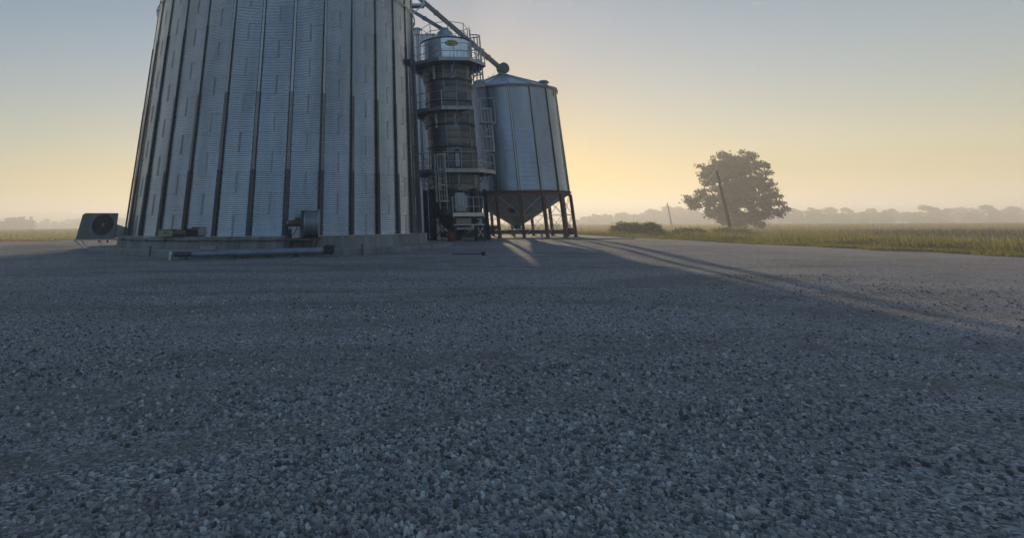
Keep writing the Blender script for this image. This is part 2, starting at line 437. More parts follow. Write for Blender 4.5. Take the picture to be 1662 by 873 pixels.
# edge of the gravel yard: a polyline (x, y), wobbling
EDGE_R = [(30,-30), (29,5), (27.5,22), (25.5,34), (23.5,44), (21.5,54), (19.5,62), (16,67)]
EDGE_B = [(16,67), (0,68), (-20,69), (-38,71), (-60,73), (-90,75)]
def yard_pts():
    pts = []
    for (p, q) in list(zip(EDGE_R[:-1], EDGE_R[1:])) + list(zip(EDGE_B[:-1], EDGE_B[1:])):
        n = max(2, int(math.hypot(q[0]-p[0], q[1]-p[1])/1.2))
        for i in range(n):
            t = i/n; pts.append((p[0]+(q[0]-p[0])*t, p[1]+(q[1]-p[1])*t))
    return pts
from bisect import bisect
def edge_x(y):
    return np.interp(y, [p[1] for p in EDGE_R], [p[0] for p in EDGE_R]) + 0.35*np.sin(y*0.9)+0.25*np.sin(y*2.3+1)
def edge_y(x):
    return np.interp(-x, [-p[0] for p in EDGE_B], [p[1] for p in EDGE_B]) + 0.5*np.sin(x*0.5)+0.3*np.sin(x*1.7+1)
def yard():
    vs = []; fs = []
    rows = np.concatenate([np.linspace(-30, 40, 150), np.linspace(40.6, 66, 44)])
    K = 120
    t = np.linspace(0, 1, K)
    X = []; Y = []
    for y in rows:
        xr = float(edge_x(y)); xs = -90+(xr+90)*t**0.7
        yy = np.full(K, y)
        if y > 40:
            f = (y-40)/(66-40); yy = 40+(np.maximum(edge_y(xs), 0)-40)*f
        X.append(xs); Y.append(yy)
    X = np.array(X); Y = np.array(Y); Z = G(X, Y)
    vs = np.stack([X.ravel(), Y.ravel(), Z.ravel()], 1)
    ny, nx = X.shape; i = np.arange(nx*ny).reshape(ny, nx)
    fs = np.stack([i[:-1,:-1].ravel(), i[:-1,1:].ravel(), i[1:,1:].ravel(), i[1:,:-1].ravel()], 1)
    me = bpy.data.meshes.new('gravel_yard'); me.from_pydata(vs.tolist(), [], fs.tolist())
    me.polygons.foreach_set('use_smooth', [True]*len(me.polygons)); me.materials.append(M['gravel']); me.update()
    return tag(link('gravel_yard', me), kind='structure')
yard()
# a green crop field beyond the yard's far edge on the left
sheet('crop_field', np.linspace(-330, -34, 40), np.linspace(96, 250, 30), lambda x, y: G(x, y)+0.06, M['crop'])
# concrete pad under the hopper bin and dryer
pm = MB()
pad = [(1.9,31.6), (3.4,33.2), (8.2,36.6), (15.4,37.0), (15.8,48.5), (1.0,48.5)]
zt = 0.635
n = len(pad)
pm.add([(x,y,zt) for x,y in pad]+[(x,y,0.1) for x,y in pad], [tuple(range(n))]+[(i, i+n, (i+1)%n+n, (i+1)%n) for i in range(n)])
tag(pm.build('pad', M['concrete']), kind='structure')

# ================================================================== BIG GRAIN BIN
def sheet_mesh(name, R, width, height, ncor, amp, na, lap=0.012, seg=6, bolts=True):
    """one corrugated, curved wall sheet, bottom at z=0, centred on -Y; its right end laps over its neighbour"""
    mb = MB()
    a = np.append(np.linspace(-width/2, width/2, na+1), width/2+lap)
    nz = ncor*seg
    zs = np.linspace(0, height+0.02, nz+1)
    vs = []; 
    for i, ai in enumerate(a):
        off = 0.007*(ai+width/2)/width
        for z in zs:
            r = R+amp*math.cos(2*PI*z/(height/ncor))+off+0.004*(z/height)*0
            vs.append((r*math.sin(ai), -r*math.cos(ai), z))
    k = nz+1; fs = []; ms = []
    mb.v = vs
    for i in range(na+1):
        for j in range(nz):
            mb.f.append((i*k+j, (i+1)*k+j, (i+1)*k+j+1, i*k+j+1)); mb.m.append(1 if (i == na and bolts) else 0)
    # bolts down the lap
    for row in ((0.25, 0.75) if bolts else ()):
        aa = width/2+lap*row
        for c in range(ncor):
            z = (c+0.5)*height/ncor + (0 if row < 0.5 else 0)
            p = dirv(aa, R-amp+0.007, z); q = dirv(aa, R-amp+0.026, z)
            mb.tube([p, q], 0.009, 5, 1)
    me = mb.mesh(name, [M['galv'], M['galv_lap']], smooth=True, angle=80)
    return me
def stiffener_mesh(name, R, z0, segs, reflect_dark=0):
    """rolled hat-section upright, stacked lengths that get lighter towards the top; centred on -Y"""
    mb = MB()
    z = z0
    for i, (h, w, d) in enumerate(segs):
        f = w*0.5
        prof = [(-f, 0.016), (-f*0.60, 0.02), (-f*0.5, d), (-f*0.12, d), (-f*0.06, d*0.7), (f*0.06, d*0.7), (f*0.12, d), (f*0.5, d), (f*0.60, 0.02), (f, 0.016)]
        vs = []
        lo, hi = z, z+h+(0.10 if i < len(segs)-1 else 0)
        for zz in (lo, hi):
            for t, r in prof: vs.append((t, -(R+r), zz))
        k = len(prof)
        for j in range(k-1):
            mb.add([vs[j], vs[j+1], vs[k+j+1], vs[k+j]], [(0, 1, 2, 3)], 1 if j in (0, 1, 7, 8) else ((2 if i == 0 else 3) if i < reflect_dark else 0))  # webs and flanges painted as shaded, lower crowns as reflecting a dark horizon
        # bolt heads along both flanges
        nb = int(h/0.27)
        for b in range(nb):
            zz = lo+(b+0.5)*h/nb
            for t in (-f*0.82, f*0.82):
                mb.box((t-0.011, -(R+0.026), zz-0.011), (t+0.011, -(R+0.008), zz+0.011))
        z += h
    return mb.mesh(name, [M['galv_stiff'], M['stiff_flank_shade'], M['stiff_reflect_dark'], M['stiff_reflect_mid']])

BC = Vector((-4.82, 32.57, 0)); BR = 7.32; BZ = 1.07
NST = 32; STEP = 2*PI/NST; BPH = -0.996
RING = 0.813; NR = 18
big = thing('grain_bin', 'huge round corrugated galvanised grain bin on the stepped round concrete foundation', 'grain bin', (BC.x, BC.y, BZ))
sm = sheet_mesh('wall_sheet', BR, 2*STEP, RING, 11, 0.0155, 8, lap=0.012)
for r in range(NR):
    for k in range(16):
        a = BPH+STEP*(0.5+(r % 2)+2*k)+STEP
        link('wall_sheet', sm, big, (0, 0, r*RING), a)
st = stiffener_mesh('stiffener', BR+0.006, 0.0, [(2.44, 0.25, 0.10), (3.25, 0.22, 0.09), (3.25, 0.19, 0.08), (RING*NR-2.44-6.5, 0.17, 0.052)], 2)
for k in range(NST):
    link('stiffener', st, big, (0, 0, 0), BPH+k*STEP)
# base angle ring and wind rings
mb = MB(); mb.lathe([(BR-0.02, 0.0), (BR+0.13, 0.0), (BR+0.13, 0.012), (BR+0.02, 0.014)], 96); mb.build('base_angle', M['galv_lap'], big, True)
for zz in (11.25, 13.6):
    mb = MB(); mb.tube([dirv(2*PI*i/96, BR+0.13, zz) for i in range(96)], 0.035, 8, closed=True)
    for k in range(NST):
        a = BPH+k*STEP
        mb.bar(dirv(a, BR+0.04, zz), dirv(a, BR+0.18, zz), 0.09, 0.12)
    mb.build('wind_ring', M['galv_stiff'], big, True)
# roof
WT = NR*RING
roof = MB(); roof.lathe([(BR+0.16, WT-0.05), (BR+0.16, WT+0.03), (BR-0.1, WT+0.05)], 64)
roof_o = roof.build('eave', M['galv_trim'], big)
rp = MB()
w = STEP*0.5
pts = []
for r, z in ((BR+0.14, WT+0.02), (0.6, WT+3.6)):
    pts += [dirv(-w, r, z), dirv(-w*0.98, r, z+0.07), dirv(-w*0.94, r, z), dirv(w*0.94, r, z), dirv(w, r, z)]
rp.add(pts, [(i, i+1, i+6, i+5) for i in range(4)])
rpm = rp.mesh('roof_panel', M['galv_roof'])
for k in range(NST): link('roof_panel', rpm, big, (0,0,0), BPH+k*STEP)
mb = MB(); mb.lathe([(0.0, WT+3.95), (0.6, WT+3.85), (0.65, WT+3.5)], 20); mb.build('roof_cap', M['galv_trim'], big, True)
# conduit and temperature-cable bracket near the right edge, small hood at the left edge
a = BPH+11*STEP
mb = MB()
mb.tube([dirv(a+0.02, BR+0.12, 0.3), dirv(a+0.02, BR+0.12, 8.0)], 0.02, 6)
for zz in (1.5, 3.5, 5.5, 7.5): mb.bar(dirv(a+0.02, BR+0.0, zz), dirv(a+0.02, BR+0.13, zz), 0.06, 0.03)
mb.build('conduit', M['dark_steel'], big)
mb = MB()
mb.box((-0.16, -BR-0.26, 8.0), (0.16, -BR-0.06, 8.34), ch=0.02); mb.bar((-0.35, -BR-0.16, 8.25), (0.4, -BR-0.16, 8.12), 0.05)
mb.bar((0.2, -BR-0.16, 8.0), (0.42, -BR-0.2, 7.85), 0.05)
o = mb.build('junction_box', M['black_steel'], big); o.rotation_euler = (0, 0, a+0.01)
mb = MB(); aL = -1.80
mb.box((-0.14, -BR-0.2, 1.75), (0.14, -BR-0.02, 1.80)); mb.add([(-0.14,-BR-0.2,1.8),(0.14,-BR-0.2,1.8),(0.14,-BR-0.02,2.0),(-0.14,-BR-0.02,2.0)], [(0,1,2,3)])
o = mb.build('vent_hood', M['galv_trim'], big); o.rotation_euler = (0, 0, aL+0.01)
# access bracket at the eave on the right
mb = MB()
mb.bar((0,-BR-0.02,0), (0,-BR-0.75,0), 0.08); mb.bar((0,-BR-0.02,-0.55), (0,-BR-0.7,-0.03), 0.06); mb.bar((0.5,-BR-0.02,0), (0.5,-BR-0.75,0), 0.08)
mb.box((-0.06,-BR-0.8,0.04), (0.56,-BR-0.02,0.08)); mb.bar((0,-BR-0.75,0), (0,-BR-0.75,0.95), 0.05); mb.bar((0.5,-BR-0.75,0), (0.5,-BR-0.75,0.95), 0.05); mb.bar((0,-BR-0.75,0.95), (0.5,-BR-0.75,0.95), 0.05)
o = mb.build('service_bracket', M['galv_lap'], big); o.location = (0, 0, 12.35); o.rotation_euler = (0, 0, 1.52)

# foundation: ring wall of cast segments on a wider footing
fd = thing('concrete_foundation', 'round weathered concrete foundation with a lower footing ledge under the huge bin', 'foundation', (BC.x, BC.y, 0))
FS = 28
def seg_mesh(name, r0, r1, z0, z1, half, gap=0.004):
    mb = MB(); c = 0.018
    n = 3; vs = []
    prof = [(r0, z0), (r1, z0), (r1, z1-c), (r1-c, z1), (r0, z1)]
    for i in range(n+1):
        a = -half+gap+(2*half-2*gap)*i/n
        for r, z in prof: vs.append(dirv(a, r, z))
    k = len(prof); fs = []
    for i in range(n):
        for j in range(k):
            j2 = (j+1) % k
            fs.append((i*k+j, (i+1)*k+j, (i+1)*k+j2, i*k+j2))
    fs.append(tuple(range(k))); fs.append(tuple(n*k+j for j in range(k))[::-1])
    mb.add(vs, fs); return mb.mesh(name, M['concrete'])
sw = seg_mesh('wall_segment', 6.6, 7.66, 0.60, BZ-0.004, PI/FS, 0.0012)
for k in range(FS):
    o = link('wall_segment', sw, fd, (0,0,random.uniform(-0.004,0.002)), 2*PI*k/FS+0.07); o.scale = (1+random.uniform(-.0006,.0012),)*2+(1,)
sf = seg_mesh('footing_segment', 7.5, 8.9, 0.0, 0.625, PI/14, 0.0009)
for k in range(14):
    o = link('footing_segment', sf, fd, (0,0,random.uniform(-0.006,0.004)), 2*PI*k/14+0.2); o.scale = (1+random.uniform(-.001,.002),)*2+(1,)
mb = MB(); mb.lathe([(6.5, 0.05), (7.645, 0.05), (7.645, BZ-0.03), (6.5, BZ-0.03)], 84); mb.build('wall_core', M['concrete'], fd, True)
mb = MB(); mb.lathe([(6.5, 0.02), (8.88, 0.02), (8.88, 0.605), (6.5, 0.605)], 84); mb.build('footing_core', M['concrete'], fd, True)
mb = MB()
mb.tube([dirv(-0.95+1.25*i/40, 7.70, 0.925+0.008*math.sin(i*0.9)) for i in range(41)], 0.02, 6)
for i in range(9): mb.bar(dirv(-0.95+1.25*i/8, 7.64, 0.925), dirv(-0.95+1.25*i/8, 7.735, 0.925), 0.05, 0.08)
mb.build('cable_conduit', M['dark_steel'], fd)
for a in (0.23, 0.52, -0.42):
    mb = MB(); mb.tube([dirv(a, 8.97, 0.18), dirv(a, 8.97, 0.74)], 0.03, 8); mb.tube([dirv(a, 8.97, 0.74), dirv(a, 8.97, 0.77)], 0.04, 8)
    mb.build('drain_stub', M['dark_steel'], fd)

# ================================================================== HOPPER BIN
HC = Vector((9.74, 42.0, 0)); HR = 3.66; HN = 16; HST = 2*PI/HN; HPH = 0.26
HB = 3.3; HT = 10.05; HG = zt
hop = thing('hopper_bin', 'tall galvanised hopper bin with a funnel bottom on rusty brown legs', 'hopper bin', (HC.x, HC.y, 0))
HRING = (HT-HB)/8
hs = sheet_mesh('wall_sheet', HR, 2*HST, HRING, 11, 0.0145, 12, lap=0.016, bolts=False)
for r in range(8):
    for k in range(8):
        link('wall_sheet', hs, hop, (0,0,HB+r*HRING), HPH+HST*(0.5+(r%2)+2*k)+HST)
hst = stiffener_mesh('stiffener', HR+0.006, HB, [(3.0, 0.17, 0.065), (HT-HB-3.0, 0.15, 0.055)], 0)
for k in range(HN): link('stiffener', hst, hop, (0,0,0), HPH+k*HST)
# roof
PZ = 11.42
rp = MB(); w = HST*0.5; pts = []
for r, z in ((HR+0.16, HT-0.06), (HR+0.12, HT+0.02), (0.42, PZ)):
    pts += [dirv(-w, r, z), dirv(-w*0.98, r, z+0.075), dirv(-w*0.90, r, z+0.075), dirv(-w*0.88, r, z), dirv(w, r, z)]
rp.add(pts, [(i, i+1, i+6, i+5) for i in range(4)]+[(i, i+1, i+6, i+5) for i in range(5, 9)])
rpm = rp.mesh('roof_panel', M['galv_roof'])
for k in range(HN): link('roof_panel', rpm, hop, (0,0,0), HPH+k*HST+w)
mb = MB(); mb.lathe([(HR+0.02, HT-0.16), (HR+0.09, HT-0.16), (HR+0.13, HT-0.05), (HR+0.02, HT-0.02)], 64); mb.build('eave', M['galv_trim'], hop, True)
mb = MB(); mb.lathe([(0.48, PZ-0.05), (0.5, PZ+0.06), (0.30, PZ+0.10), (0.26, PZ+0.25), (0.0, PZ+0.25)], 24); mb.build('roof_cap', M['galv_trim'], hop, True)
mb = MB()
for i in range(9):
    t = i/8.0
    r = HR+0.05+(0.6-HR)*t; z = HT+0.12+(PZ-HT)*t
    for s in (-0.18,): mb.bar(dirv(-1.75-0.05/max(r,0.5), r, z), dirv(-1.75+0.4/max(r,.8), r, z), 0.035)
mb.bar(dirv(-1.8, HR+0.05, HT+0.10), dirv(-1.8, 0.6, PZ+0.06), 0.04); 
mb.build('roof_ladder', M['galv_trim'], hop)
def roof_vent(a, r):
    z = HT+(HR-r)*(PZ-HT)/(HR-0.42)
    mb = MB(); c = dirv(a, r)
    mb.lathe([(0.24, z-0.15), (0.24, z+0.16), (0.38, z+0.14), (0.40, z+0.19), (0.30, z+0.30), (0.0, z+0.34)], 20, (c.x, c.y))
    mb.build('roof_vent', M['galv_roof'], hop, True)
roof_vent(0.92, 3.05); roof_vent(-0.75, 3.15); roof_vent(2.6, 3.0)
mb = MB(); ad = 0.98
for zz in (0,): 
    pts = []
    for z in (9.45, 9.86):
        for i in range(5): pts.append(dirv(ad-0.055+0.11*i/4, HR+0.035, z))
    mb.add(pts, [(i, i+1, i+6, i+5) for i in range(4)])
    mb.add([p*1.0 for p in pts], [])
mb.build('warning_plate', M['yellow'], hop)
# ring beam
mb = MB(); mb.lathe([(HR-0.02, HB-0.16), (HR+0.10, HB-0.16), (HR+0.10, HB-0.13), (HR+0.03, HB-0.12), (HR+0.03, HB+0.0), (HR+0.11, HB+0.01), (HR+0.11, HB+0.035), (HR-0.02, HB+0.035)], 64)
mb.build('ring_beam', M['rust'], hop, True)
# funnel of tapered plates
TIPZ, TIPR = 1.30, 0.24
cp = MB(); ca = HST; n = 6; vs = []
for i in range(n+1):
    a = -ca/2+ca*i/n
    vs += [dirv(a, HR-0.03, HB-0.1), dirv(a, TIPR, TIPZ)]
cp.add(vs, [(2*i, 2*i+1, 2*i+3, 2*i+2) for i in range(n)])
cp.add([dirv(-ca/2-0.006, HR-0.018, HB-0.1), dirv(-ca/2+0.012, HR-0.018, HB-0.1), dirv(-ca/2+0.05, TIPR+0.01, TIPZ), dirv(-ca/2-0.05, TIPR+0.01, TIPZ)], [(0,3,2,1)])
M['cone'] = metal_mat('funnel_plate', (0.42, 0.42, 0.415), (0.60, 0.60, 0.59), (0.45, 0.6), 0.6, 2.0)
cpm = cp.mesh('funnel_plate', M['cone'], True)
for k in range(HN): link('funnel_plate', cpm, hop, (0,0,0), HPH+k*HST+HST/2)
mb = MB(); mb.lathe([(TIPR, TIPZ+0.02), (TIPR, TIPZ-0.12), (TIPR+0.06, TIPZ-0.12), (TIPR+0.06, TIPZ-0.16), (0.0, TIPZ-0.16)], 20); mb.build('discharge_gate', M['dark_steel'], hop, True)
mb = MB(); mb.lathe([(0.22, 0.0), (0.22, 0.05), (0.0, 0.05)], 20); o = mb.build('inspection_port', M['dark_steel'], hop, True)
tpar = 0.5; o.location = dirv(-0.35, HR+(TIPR-HR)*tpar, HB-0.1+(TIPZ-HB+0.1)*tpar); o.rotation_euler = Euler((R_(150), 0, -0.35))
# legs: wide flange columns, foot plates
lg = MB()
x0 = HR+0.02
lg.box((-0.085, -x0-0.13, HG+0.02), (0.085, -x0-0.115, HB-0.17)); lg.box((-0.085, -x0+0.015, HG+0.02), (0.085, -x0+0.03, HB-0.17)); lg.box((-0.075, -x0-0.115, HG+0.02), (-0.06, -x0+0.015, HB-0.17)); lg.box((0.06, -x0-0.115, HG+0.02), (0.075, -x0+0.015, HB-0.17))
lg.box((-0.16, -x0-0.2, HG), (0.16, -x0+0.1, HG+0.02))
lgm = lg.mesh('leg', M['rust'])
for k in range(HN): link('leg', lgm, hop, (0,0,0), HPH+k*HST)
br = MB()
for za, zb in ((HB-0.25, 1.98), (1.92, HG+0.12)):
    for s in (0, 1):
        A = dirv(-HST/2*(1-2*s)*0.96, x0-0.01-0.02*s, za); B = dirv(HST/2*(1-2*s)*0.96, x0-0.01-0.02*s, zb)
        br.tube([A, B], 0.016, 6)
br.tube([dirv(-HST/2, x0, 1.95), dirv(HST/2, x0, 1.95)], 0.016, 6)
brm = br.mesh('cross_brace', M['galv_lap'])
for k in range(HN): link('cross_brace', brm, hop, (0,0,0), HPH+(k+0.5)*HST)

# conveyor running under the funnel
cv = thing('unload_conveyor', 'long low dark conveyor trough running under the hopper funnel', 'conveyor', (8.0, 41.6, HG))
mb = MB(); mb.box((-2.6, -0.18, 0.20), (5.0, 0.18, 0.42), ch=0.012)
for i in range(7): mb.box((-2.5+1.2*i, -0.21, 0.17), (-2.44+1.2*i, 0.21, 0.46))
mb.build('trough', M['dark_steel'], cv)
for xx in (-2.2, -0.2, 1.4, 3.2, 4.7):
    mb = MB(); mb.bar((xx, -0.17, 0), (xx, -0.17, 0.22), 0.05); mb.bar((xx, 0.17, 0), (xx, 0.17, 0.22), 0.05); mb.bar((xx, -0.17, 0.1), (xx, 0.17, 0.1), 0.04); mb.build('support', M['dark_steel'], cv)
mb = MB(); mb.box((4.9, -0.24, 0.12), (5.35, 0.24, 0.52), ch=0.03); mb.build('tail_box', M['black_steel'], cv)
mb = MB(); mb.tube([(-0.6, -0.3, 0.58), (0.35, -0.3, 0.58)], 0.12, 12); mb.box((-0.2, -0.35, 0.42), (0.1, -0.1, 0.55)); mb.build('drive_motor', M['brown_motor'], cv, True)
mb = MB(); mb.box((1.56, -0.2, 0.42), (1.94, 0.2, 0.52)); mb.build('inlet_collar', M['galv_lap'], cv)

# ================================================================== TOWER DRYER
DC = Vector((4.88, 36.0, 0)); DR = 1.47; DA = math.atan2(-4.88, 36.0)
dry = thing('tower_dryer', 'dark perforated round tower dryer with railed walkways and a yellow oval sign', 'grain dryer', (DC.x, DC.y, 0))
M['spout'] = metal_mat('weathered_spout_pipe', (0.13, 0.13, 0.14), (0.24, 0.24, 0.25), (0.4, 0.6), 0.6, 3.0)
M['backing'] = metal_mat('dryer_inner_shell', (0.34, 0.33, 0.31), (0.46, 0.45, 0.43), (0.35, 0.5), 0.9, 2.0)
def shell(name, r0, z0, z1, mat, n=48):
    mb = MB(); mb.lathe([(0, z0), (r0, z0), (r0, z1), (0, z1)], n); return mb.build(name, mat, dry, True)
shell('core_shell', DR-0.008, 3.0, 10.75, M['backing'])
shell('lower_shell', DR+0.04, 1.9, 3.0, M['screen'])
# screen panels, 12 around, rows between the bands
BANDS = [3.02, 5.57, 6.86, 8.23, 9.52, 10.7]
cache = {}
NP = 12
for s in range(len(BANDS)-1):
    z0, z1 = BANDS[s]+0.05, BANDS[s+1]-0.05
    rows = max(2, round((z1-z0)/0.42)); h = (z1-z0)/rows
    key = round(h, 4)
    if key not in cache:
        mb = MB(); half = PI/NP-0.008; n = 4; vs = []
        for i in range(n+1):
            a = -half+2*half*i/n
            vs += [dirv(a, DR, 0.008), dirv(a, DR+0.004, 0.016), dirv(a, DR+0.004, h-0.016), dirv(a, DR, h-0.008)]
        mb.add(vs, [(i*4+j, (i+1)*4+j, (i+1)*4+j+1, i*4+j+1) for i in range(n) for j in range(3)])
        cache[key] = mb.mesh('screen_panel', M['screen'], True)
    for r in range(rows):
        for k in range(NP): link('screen_panel', cache[key], dry, (0,0,z0+r*h), DA-0.17+k*2*PI/NP+PI/NP)
for z in BANDS[:-1]+[7.78]:
    mb = MB(); mb.lathe([(DR-0.01, z-0.05), (DR+0.035, z-0.045), (DR+0.035, z+0.045), (DR-0.01, z+0.05)], 64); mb.build('band', M['black_steel'], dry, True)
for k in range(NP//2):
    mb = MB(); mb.box((-0.03, -DR-0.028, 3.1), (0.03, -DR-0.002, 10.6)); o = mb.build('seam_strip', M['galv_trim'], dry); o.rotation_euler = (0,0,DA-0.17+k*4*PI/NP)
# top drum
CR = 1.60; CZ0, CZ1 = 10.72, 12.12
for k in range(8):
    mb = MB(); half = PI/8-0.004; n = 6; vs = []
    for i in range(n+1):
        a = -half+2*half*i/n
        vs += [dirv(a, CR, CZ0), dirv(a, CR, CZ1)]
    mb.add(vs, [(2*i, 2*i+2, 2*i+3, 2*i+1) for i in range(n)])
    o = mb.build('drum_panel', M['galv'], dry, True); o.rotation_euler = (0,0,DA-0.17+(k+.5)*PI/4)
shell('drum_core', CR-0.01, CZ0, CZ1-0.01, M['galv_lap'])
mb = MB(); mb.lathe([(CR-0.02, CZ1-0.06), (CR+0.04, CZ1-0.05), (CR+0.04, CZ1+0.02), (CR-0.02, CZ1+0.03)], 64); mb.build('drum_rim', M['black_steel'], dry, True)
mb = MB(); mb.lathe([(CR, CZ1+0.01), (0.55, CZ1+0.48), (0.5, CZ1+0.75), (0.3, CZ1+0.92), (0, CZ1+0.95)], 40); mb.build('roof', M['galv_roof'], dry, True)
mb = MB(); mb.tube([dirv(2.1, 0.75, CZ1+0.35), dirv(2.1, 0.75, CZ1+0.65)], 0.2, 14); mb.build('roof_hatch', M['galv_trim'], dry, True)
# oval sign wrapped on the drum
def wrap(vs, a0, z0, rad): return [dirv(a0+x/rad, rad, z0+z) for x, z in vs]
SA = DA+0.25; SZ = 11.72
def oval(name, rx, rz, rad, mat, parent):
    mb = MB(); pts = [(0, 0)]
    rings = 5; k = 40
    for q in range(1, rings+1):
        for j in range(k): pts.append((rx*q/rings*math.cos(2*PI*j/k), rz*q/rings*math.sin(2*PI*j/k)))
    fs = [(0, 1+j, 1+(j+1) % k) for j in range(k)]
    for q in range(rings-1):
        for j in range(k):
            j2 = (j+1) % k
            fs.append((1+q*k+j, 1+(q+1)*k+j, 1+(q+1)*k+j2, 1+q*k+j2))
    mb.add(wrap(pts, SA, SZ, rad), fs); return mb.build(name, mat, parent)
sg = oval('sign', 0.43, 0.20, CR+0.010, M['black_print'], dry); sg['label'] = 'yellow oval sign with black letters'
oval('sign_border', 0.415, 0.187, CR+0.014, M['yellow'], sg)
oval('sign_border', 0.385, 0.162, CR+0.018, M['black_print'], sg)
oval('sign_field', 0.365, 0.146, CR+0.022, M['yellow'], sg)
fc = bpy.data.curves.new('lettering', 'FONT'); fc.body = 'GSI'; fc.size = 0.27; fc.align_x = 'CENTER'; fc.align_y = 'CENTER'; fc.offset = 0.008; fc.space_character = 1.12
fo = bpy.data.objects.new('lettering_source', fc); COL.objects.link(fo)
bpy.context.view_layer.update()
dg = bpy.context.evaluated_depsgraph_get()
tm = bpy.data.meshes.new_from_object(fo.evaluated_get(dg))
bpy.data.objects.remove(fo)
for v in tm.vertices: v.co = dirv(SA+v.co.x*1.15/(CR+0.026), CR+0.026, SZ+v.co.y)
tm.materials.clear(); tm.materials.append(M['black_print']); link('lettering', tm, sg)
# walkways
V0 = DA-0.175                     # one octagon corner, just left of the front
def octv(k, r, z): return dirv(V0+k*PI/4, r, z)
def walkway(z, ks, rin, rout, zt_, post_mat='galv_trim', braces=True):
    """octagonal walkway over the sides ks; deck, toe boards, posts, rails, braces"""
    mb = MB()
    for k in ks:
        vs = [octv(k, rin, z), octv(k, rout, z), octv(k+1, rout, z), octv(k+1, rin, z)]
        vs += [v-Vector((0,0,0.05)) for v in vs]
        mb.add(vs, [(0,1,2,3), (7,6,5,4), (1,5,6,2), (0,3,7,4)])
        for j in range(1, 5):
            t = j/5.0
            p = octv(k, rin+0.05, z-0.08).lerp(octv(k+1, rin+0.05, z-0.08), t); q = octv(k, rout-0.02, z-0.08).lerp(octv(k+1, rout-0.02, z-0.08), t)
            mb.bar(p, q, 0.04, 0.05)
    w = mb.build('walkway', M['dark_steel'], dry)
    for k in ks:
        t = MB(); t.bar(octv(k, rout+0.012, z+0.03), octv(k+1, rout+0.012, z+0.03), 0.02, 0.2); t.build('toe_board', M['galv_trim'], w)
        for h in (0.52, 1.02):
            r = MB(); r.tube([octv(k, rout, z+h), octv(k+1, rout, z+h)], 0.021, 6); r.build('rail', M['galv_lap'], w)
        pp = MB(); p = octv(k, rout, z).lerp(octv(k+1, rout, z), 0.5); pp.bar(p, p+Vector((0,0,1.02)), 0.04); pp.build('post', M[post_mat], w)
        if braces:
            b = MB(); m0 = octv(k, rout-0.1, z-0.06).lerp(octv(k+1, rout-0.1, z-0.06), 0.5); m1 = octv(k+0.5, DR+0.03, z-0.85)
            b.bar(m0, m1, 0.05, 0.05); b.bar(octv(k+0.5, DR+0.03, z-0.12), octv(k+0.5, DR+0.03, z-0.95), 0.16, 0.03)
            b.build('brace', M['galv_trim'], w)
    for k in sorted(set(list(ks)+[k+1 for k in ks])):
        if k-8 in ks and k-8 >= 0: continue
        pp = MB(); p = octv(k, rout, z-0.12); pp.bar(p, p+Vector((0,0,1.16)), 0.055); pp.build('post', M[post_mat], w)
    return w
walkway(10.52, range(8), DR+0.05, 2.42, 0)
walkway(7.62, [-3, -2, -1, 0], DR+0.05, 2.36, 0)
walkway(4.16, range(8), DR+0.05, 2.46, 0)
# guard rail round the top
tr = MB(); topz = CZ1+0.05
tro = None
for k in range(8):
    p = octv(k+0.4, 1.5, topz)
    pp = MB(); pp.bar(p, p+Vector((0,0,1.0)), 0.045)
    if tro is None:
        for h in (0.5, 1.0): tr.tube([octv(j+0.4, 1.5, topz+h) for j in range(8)], 0.022, 6, closed=True)
        tro = tr.build('top_rail', M['galv_lap'], dry)
    pp.build('post', M['galv_trim'], tro)
# caged ladders
def ladder(a, r, z0, z1, cage=True, name='caged_ladder', cz=None):
    c = dirv(a, r); out = dirv(a); tan = Vector((math.cos(a), math.sin(a), 0))
    mb = MB()
    for s in (-1, 1): mb.bar(c+tan*0.21*s+Vector((0,0,z0-(0.0))), c+tan*0.21*s+Vector((0,0,z1)), 0.05, 0.03)
    lo = mb.build(name, M['galv_trim'], dry)
    mb = MB(); k = int((z1-z0)/0.3)
    for i in range(k+1): mb.tube([c-tan*0.21+Vector((0,0,z0+0.1+i*0.3)), c+tan*0.21+Vector((0,0,z0+0.1+i*0.3))], 0.014, 5)
    mb.build('rungs', M['galv_lap'], lo)
    if cage:
        def cp(t, z): return c+tan*math.cos(t)*0.36+out*(math.sin(t)*0.62)+Vector((0,0,z))
        zs = np.arange(z0+0.4 if cz is None else cz, z1+0.01, 0.82)
        for z in zs:
            mb = MB()
            P = [c-tan*0.21+Vector((0,0,z))]+[cp(PI-PI*i/8, z) for i in range(9)]+[c+tan*0.21+Vector((0,0,z))]
            for p, q in zip(P[:-1], P[1:]): mb.bar(p, q, 0.012, 0.07)
            mb.build('cage_hoop', M['galv_trim'], lo)
        mb = MB()
        for i in range(1, 8, 1):
            t = PI-PI*i/8
            mb.bar(cp(t, zs[0]), cp(t, zs[-1]), 0.04, 0.012)
        mb.build('cage_strap', M['galv_trim'], lo)
ladder(DA+R_(82), 1.62, 7.9, 13.0, cz=9.2)
ladder(DA+R_(80), 1.92, 4.2, 8.5, cz=5.35)
ladder(DA-R_(19), 1.95, 2.2, 5.1)
# small rest landing for the right-hand ladder
mb = MB(); c = dirv(DA+R_(80), 2.35, 7.5); mb.box((c.x-0.55, c.y-0.4, 6.95), (c.x+0.35, c.y+0.4, 7.0)); mb.bar((c.x+0.33, c.y-0.38, 7.0), (c.x+0.33, c.y-0.38, 8.4), 0.045); mb.bar((c.x-0.5, c.y-0.38, 7.0), (c.x-0.5, c.y-0.38, 8.4), 0.045)
mb.bar((c.x-0.5, c.y-0.38, 8.4), (c.x+0.33, c.y-0.38, 8.4), 0.045); mb.bar((c.x+0.3, c.y-0.38, 6.95), (c.x-0.7, c.y-0.38, 6.2), 0.05)
mb.build('rest_landing', M['galv_trim'], dry)
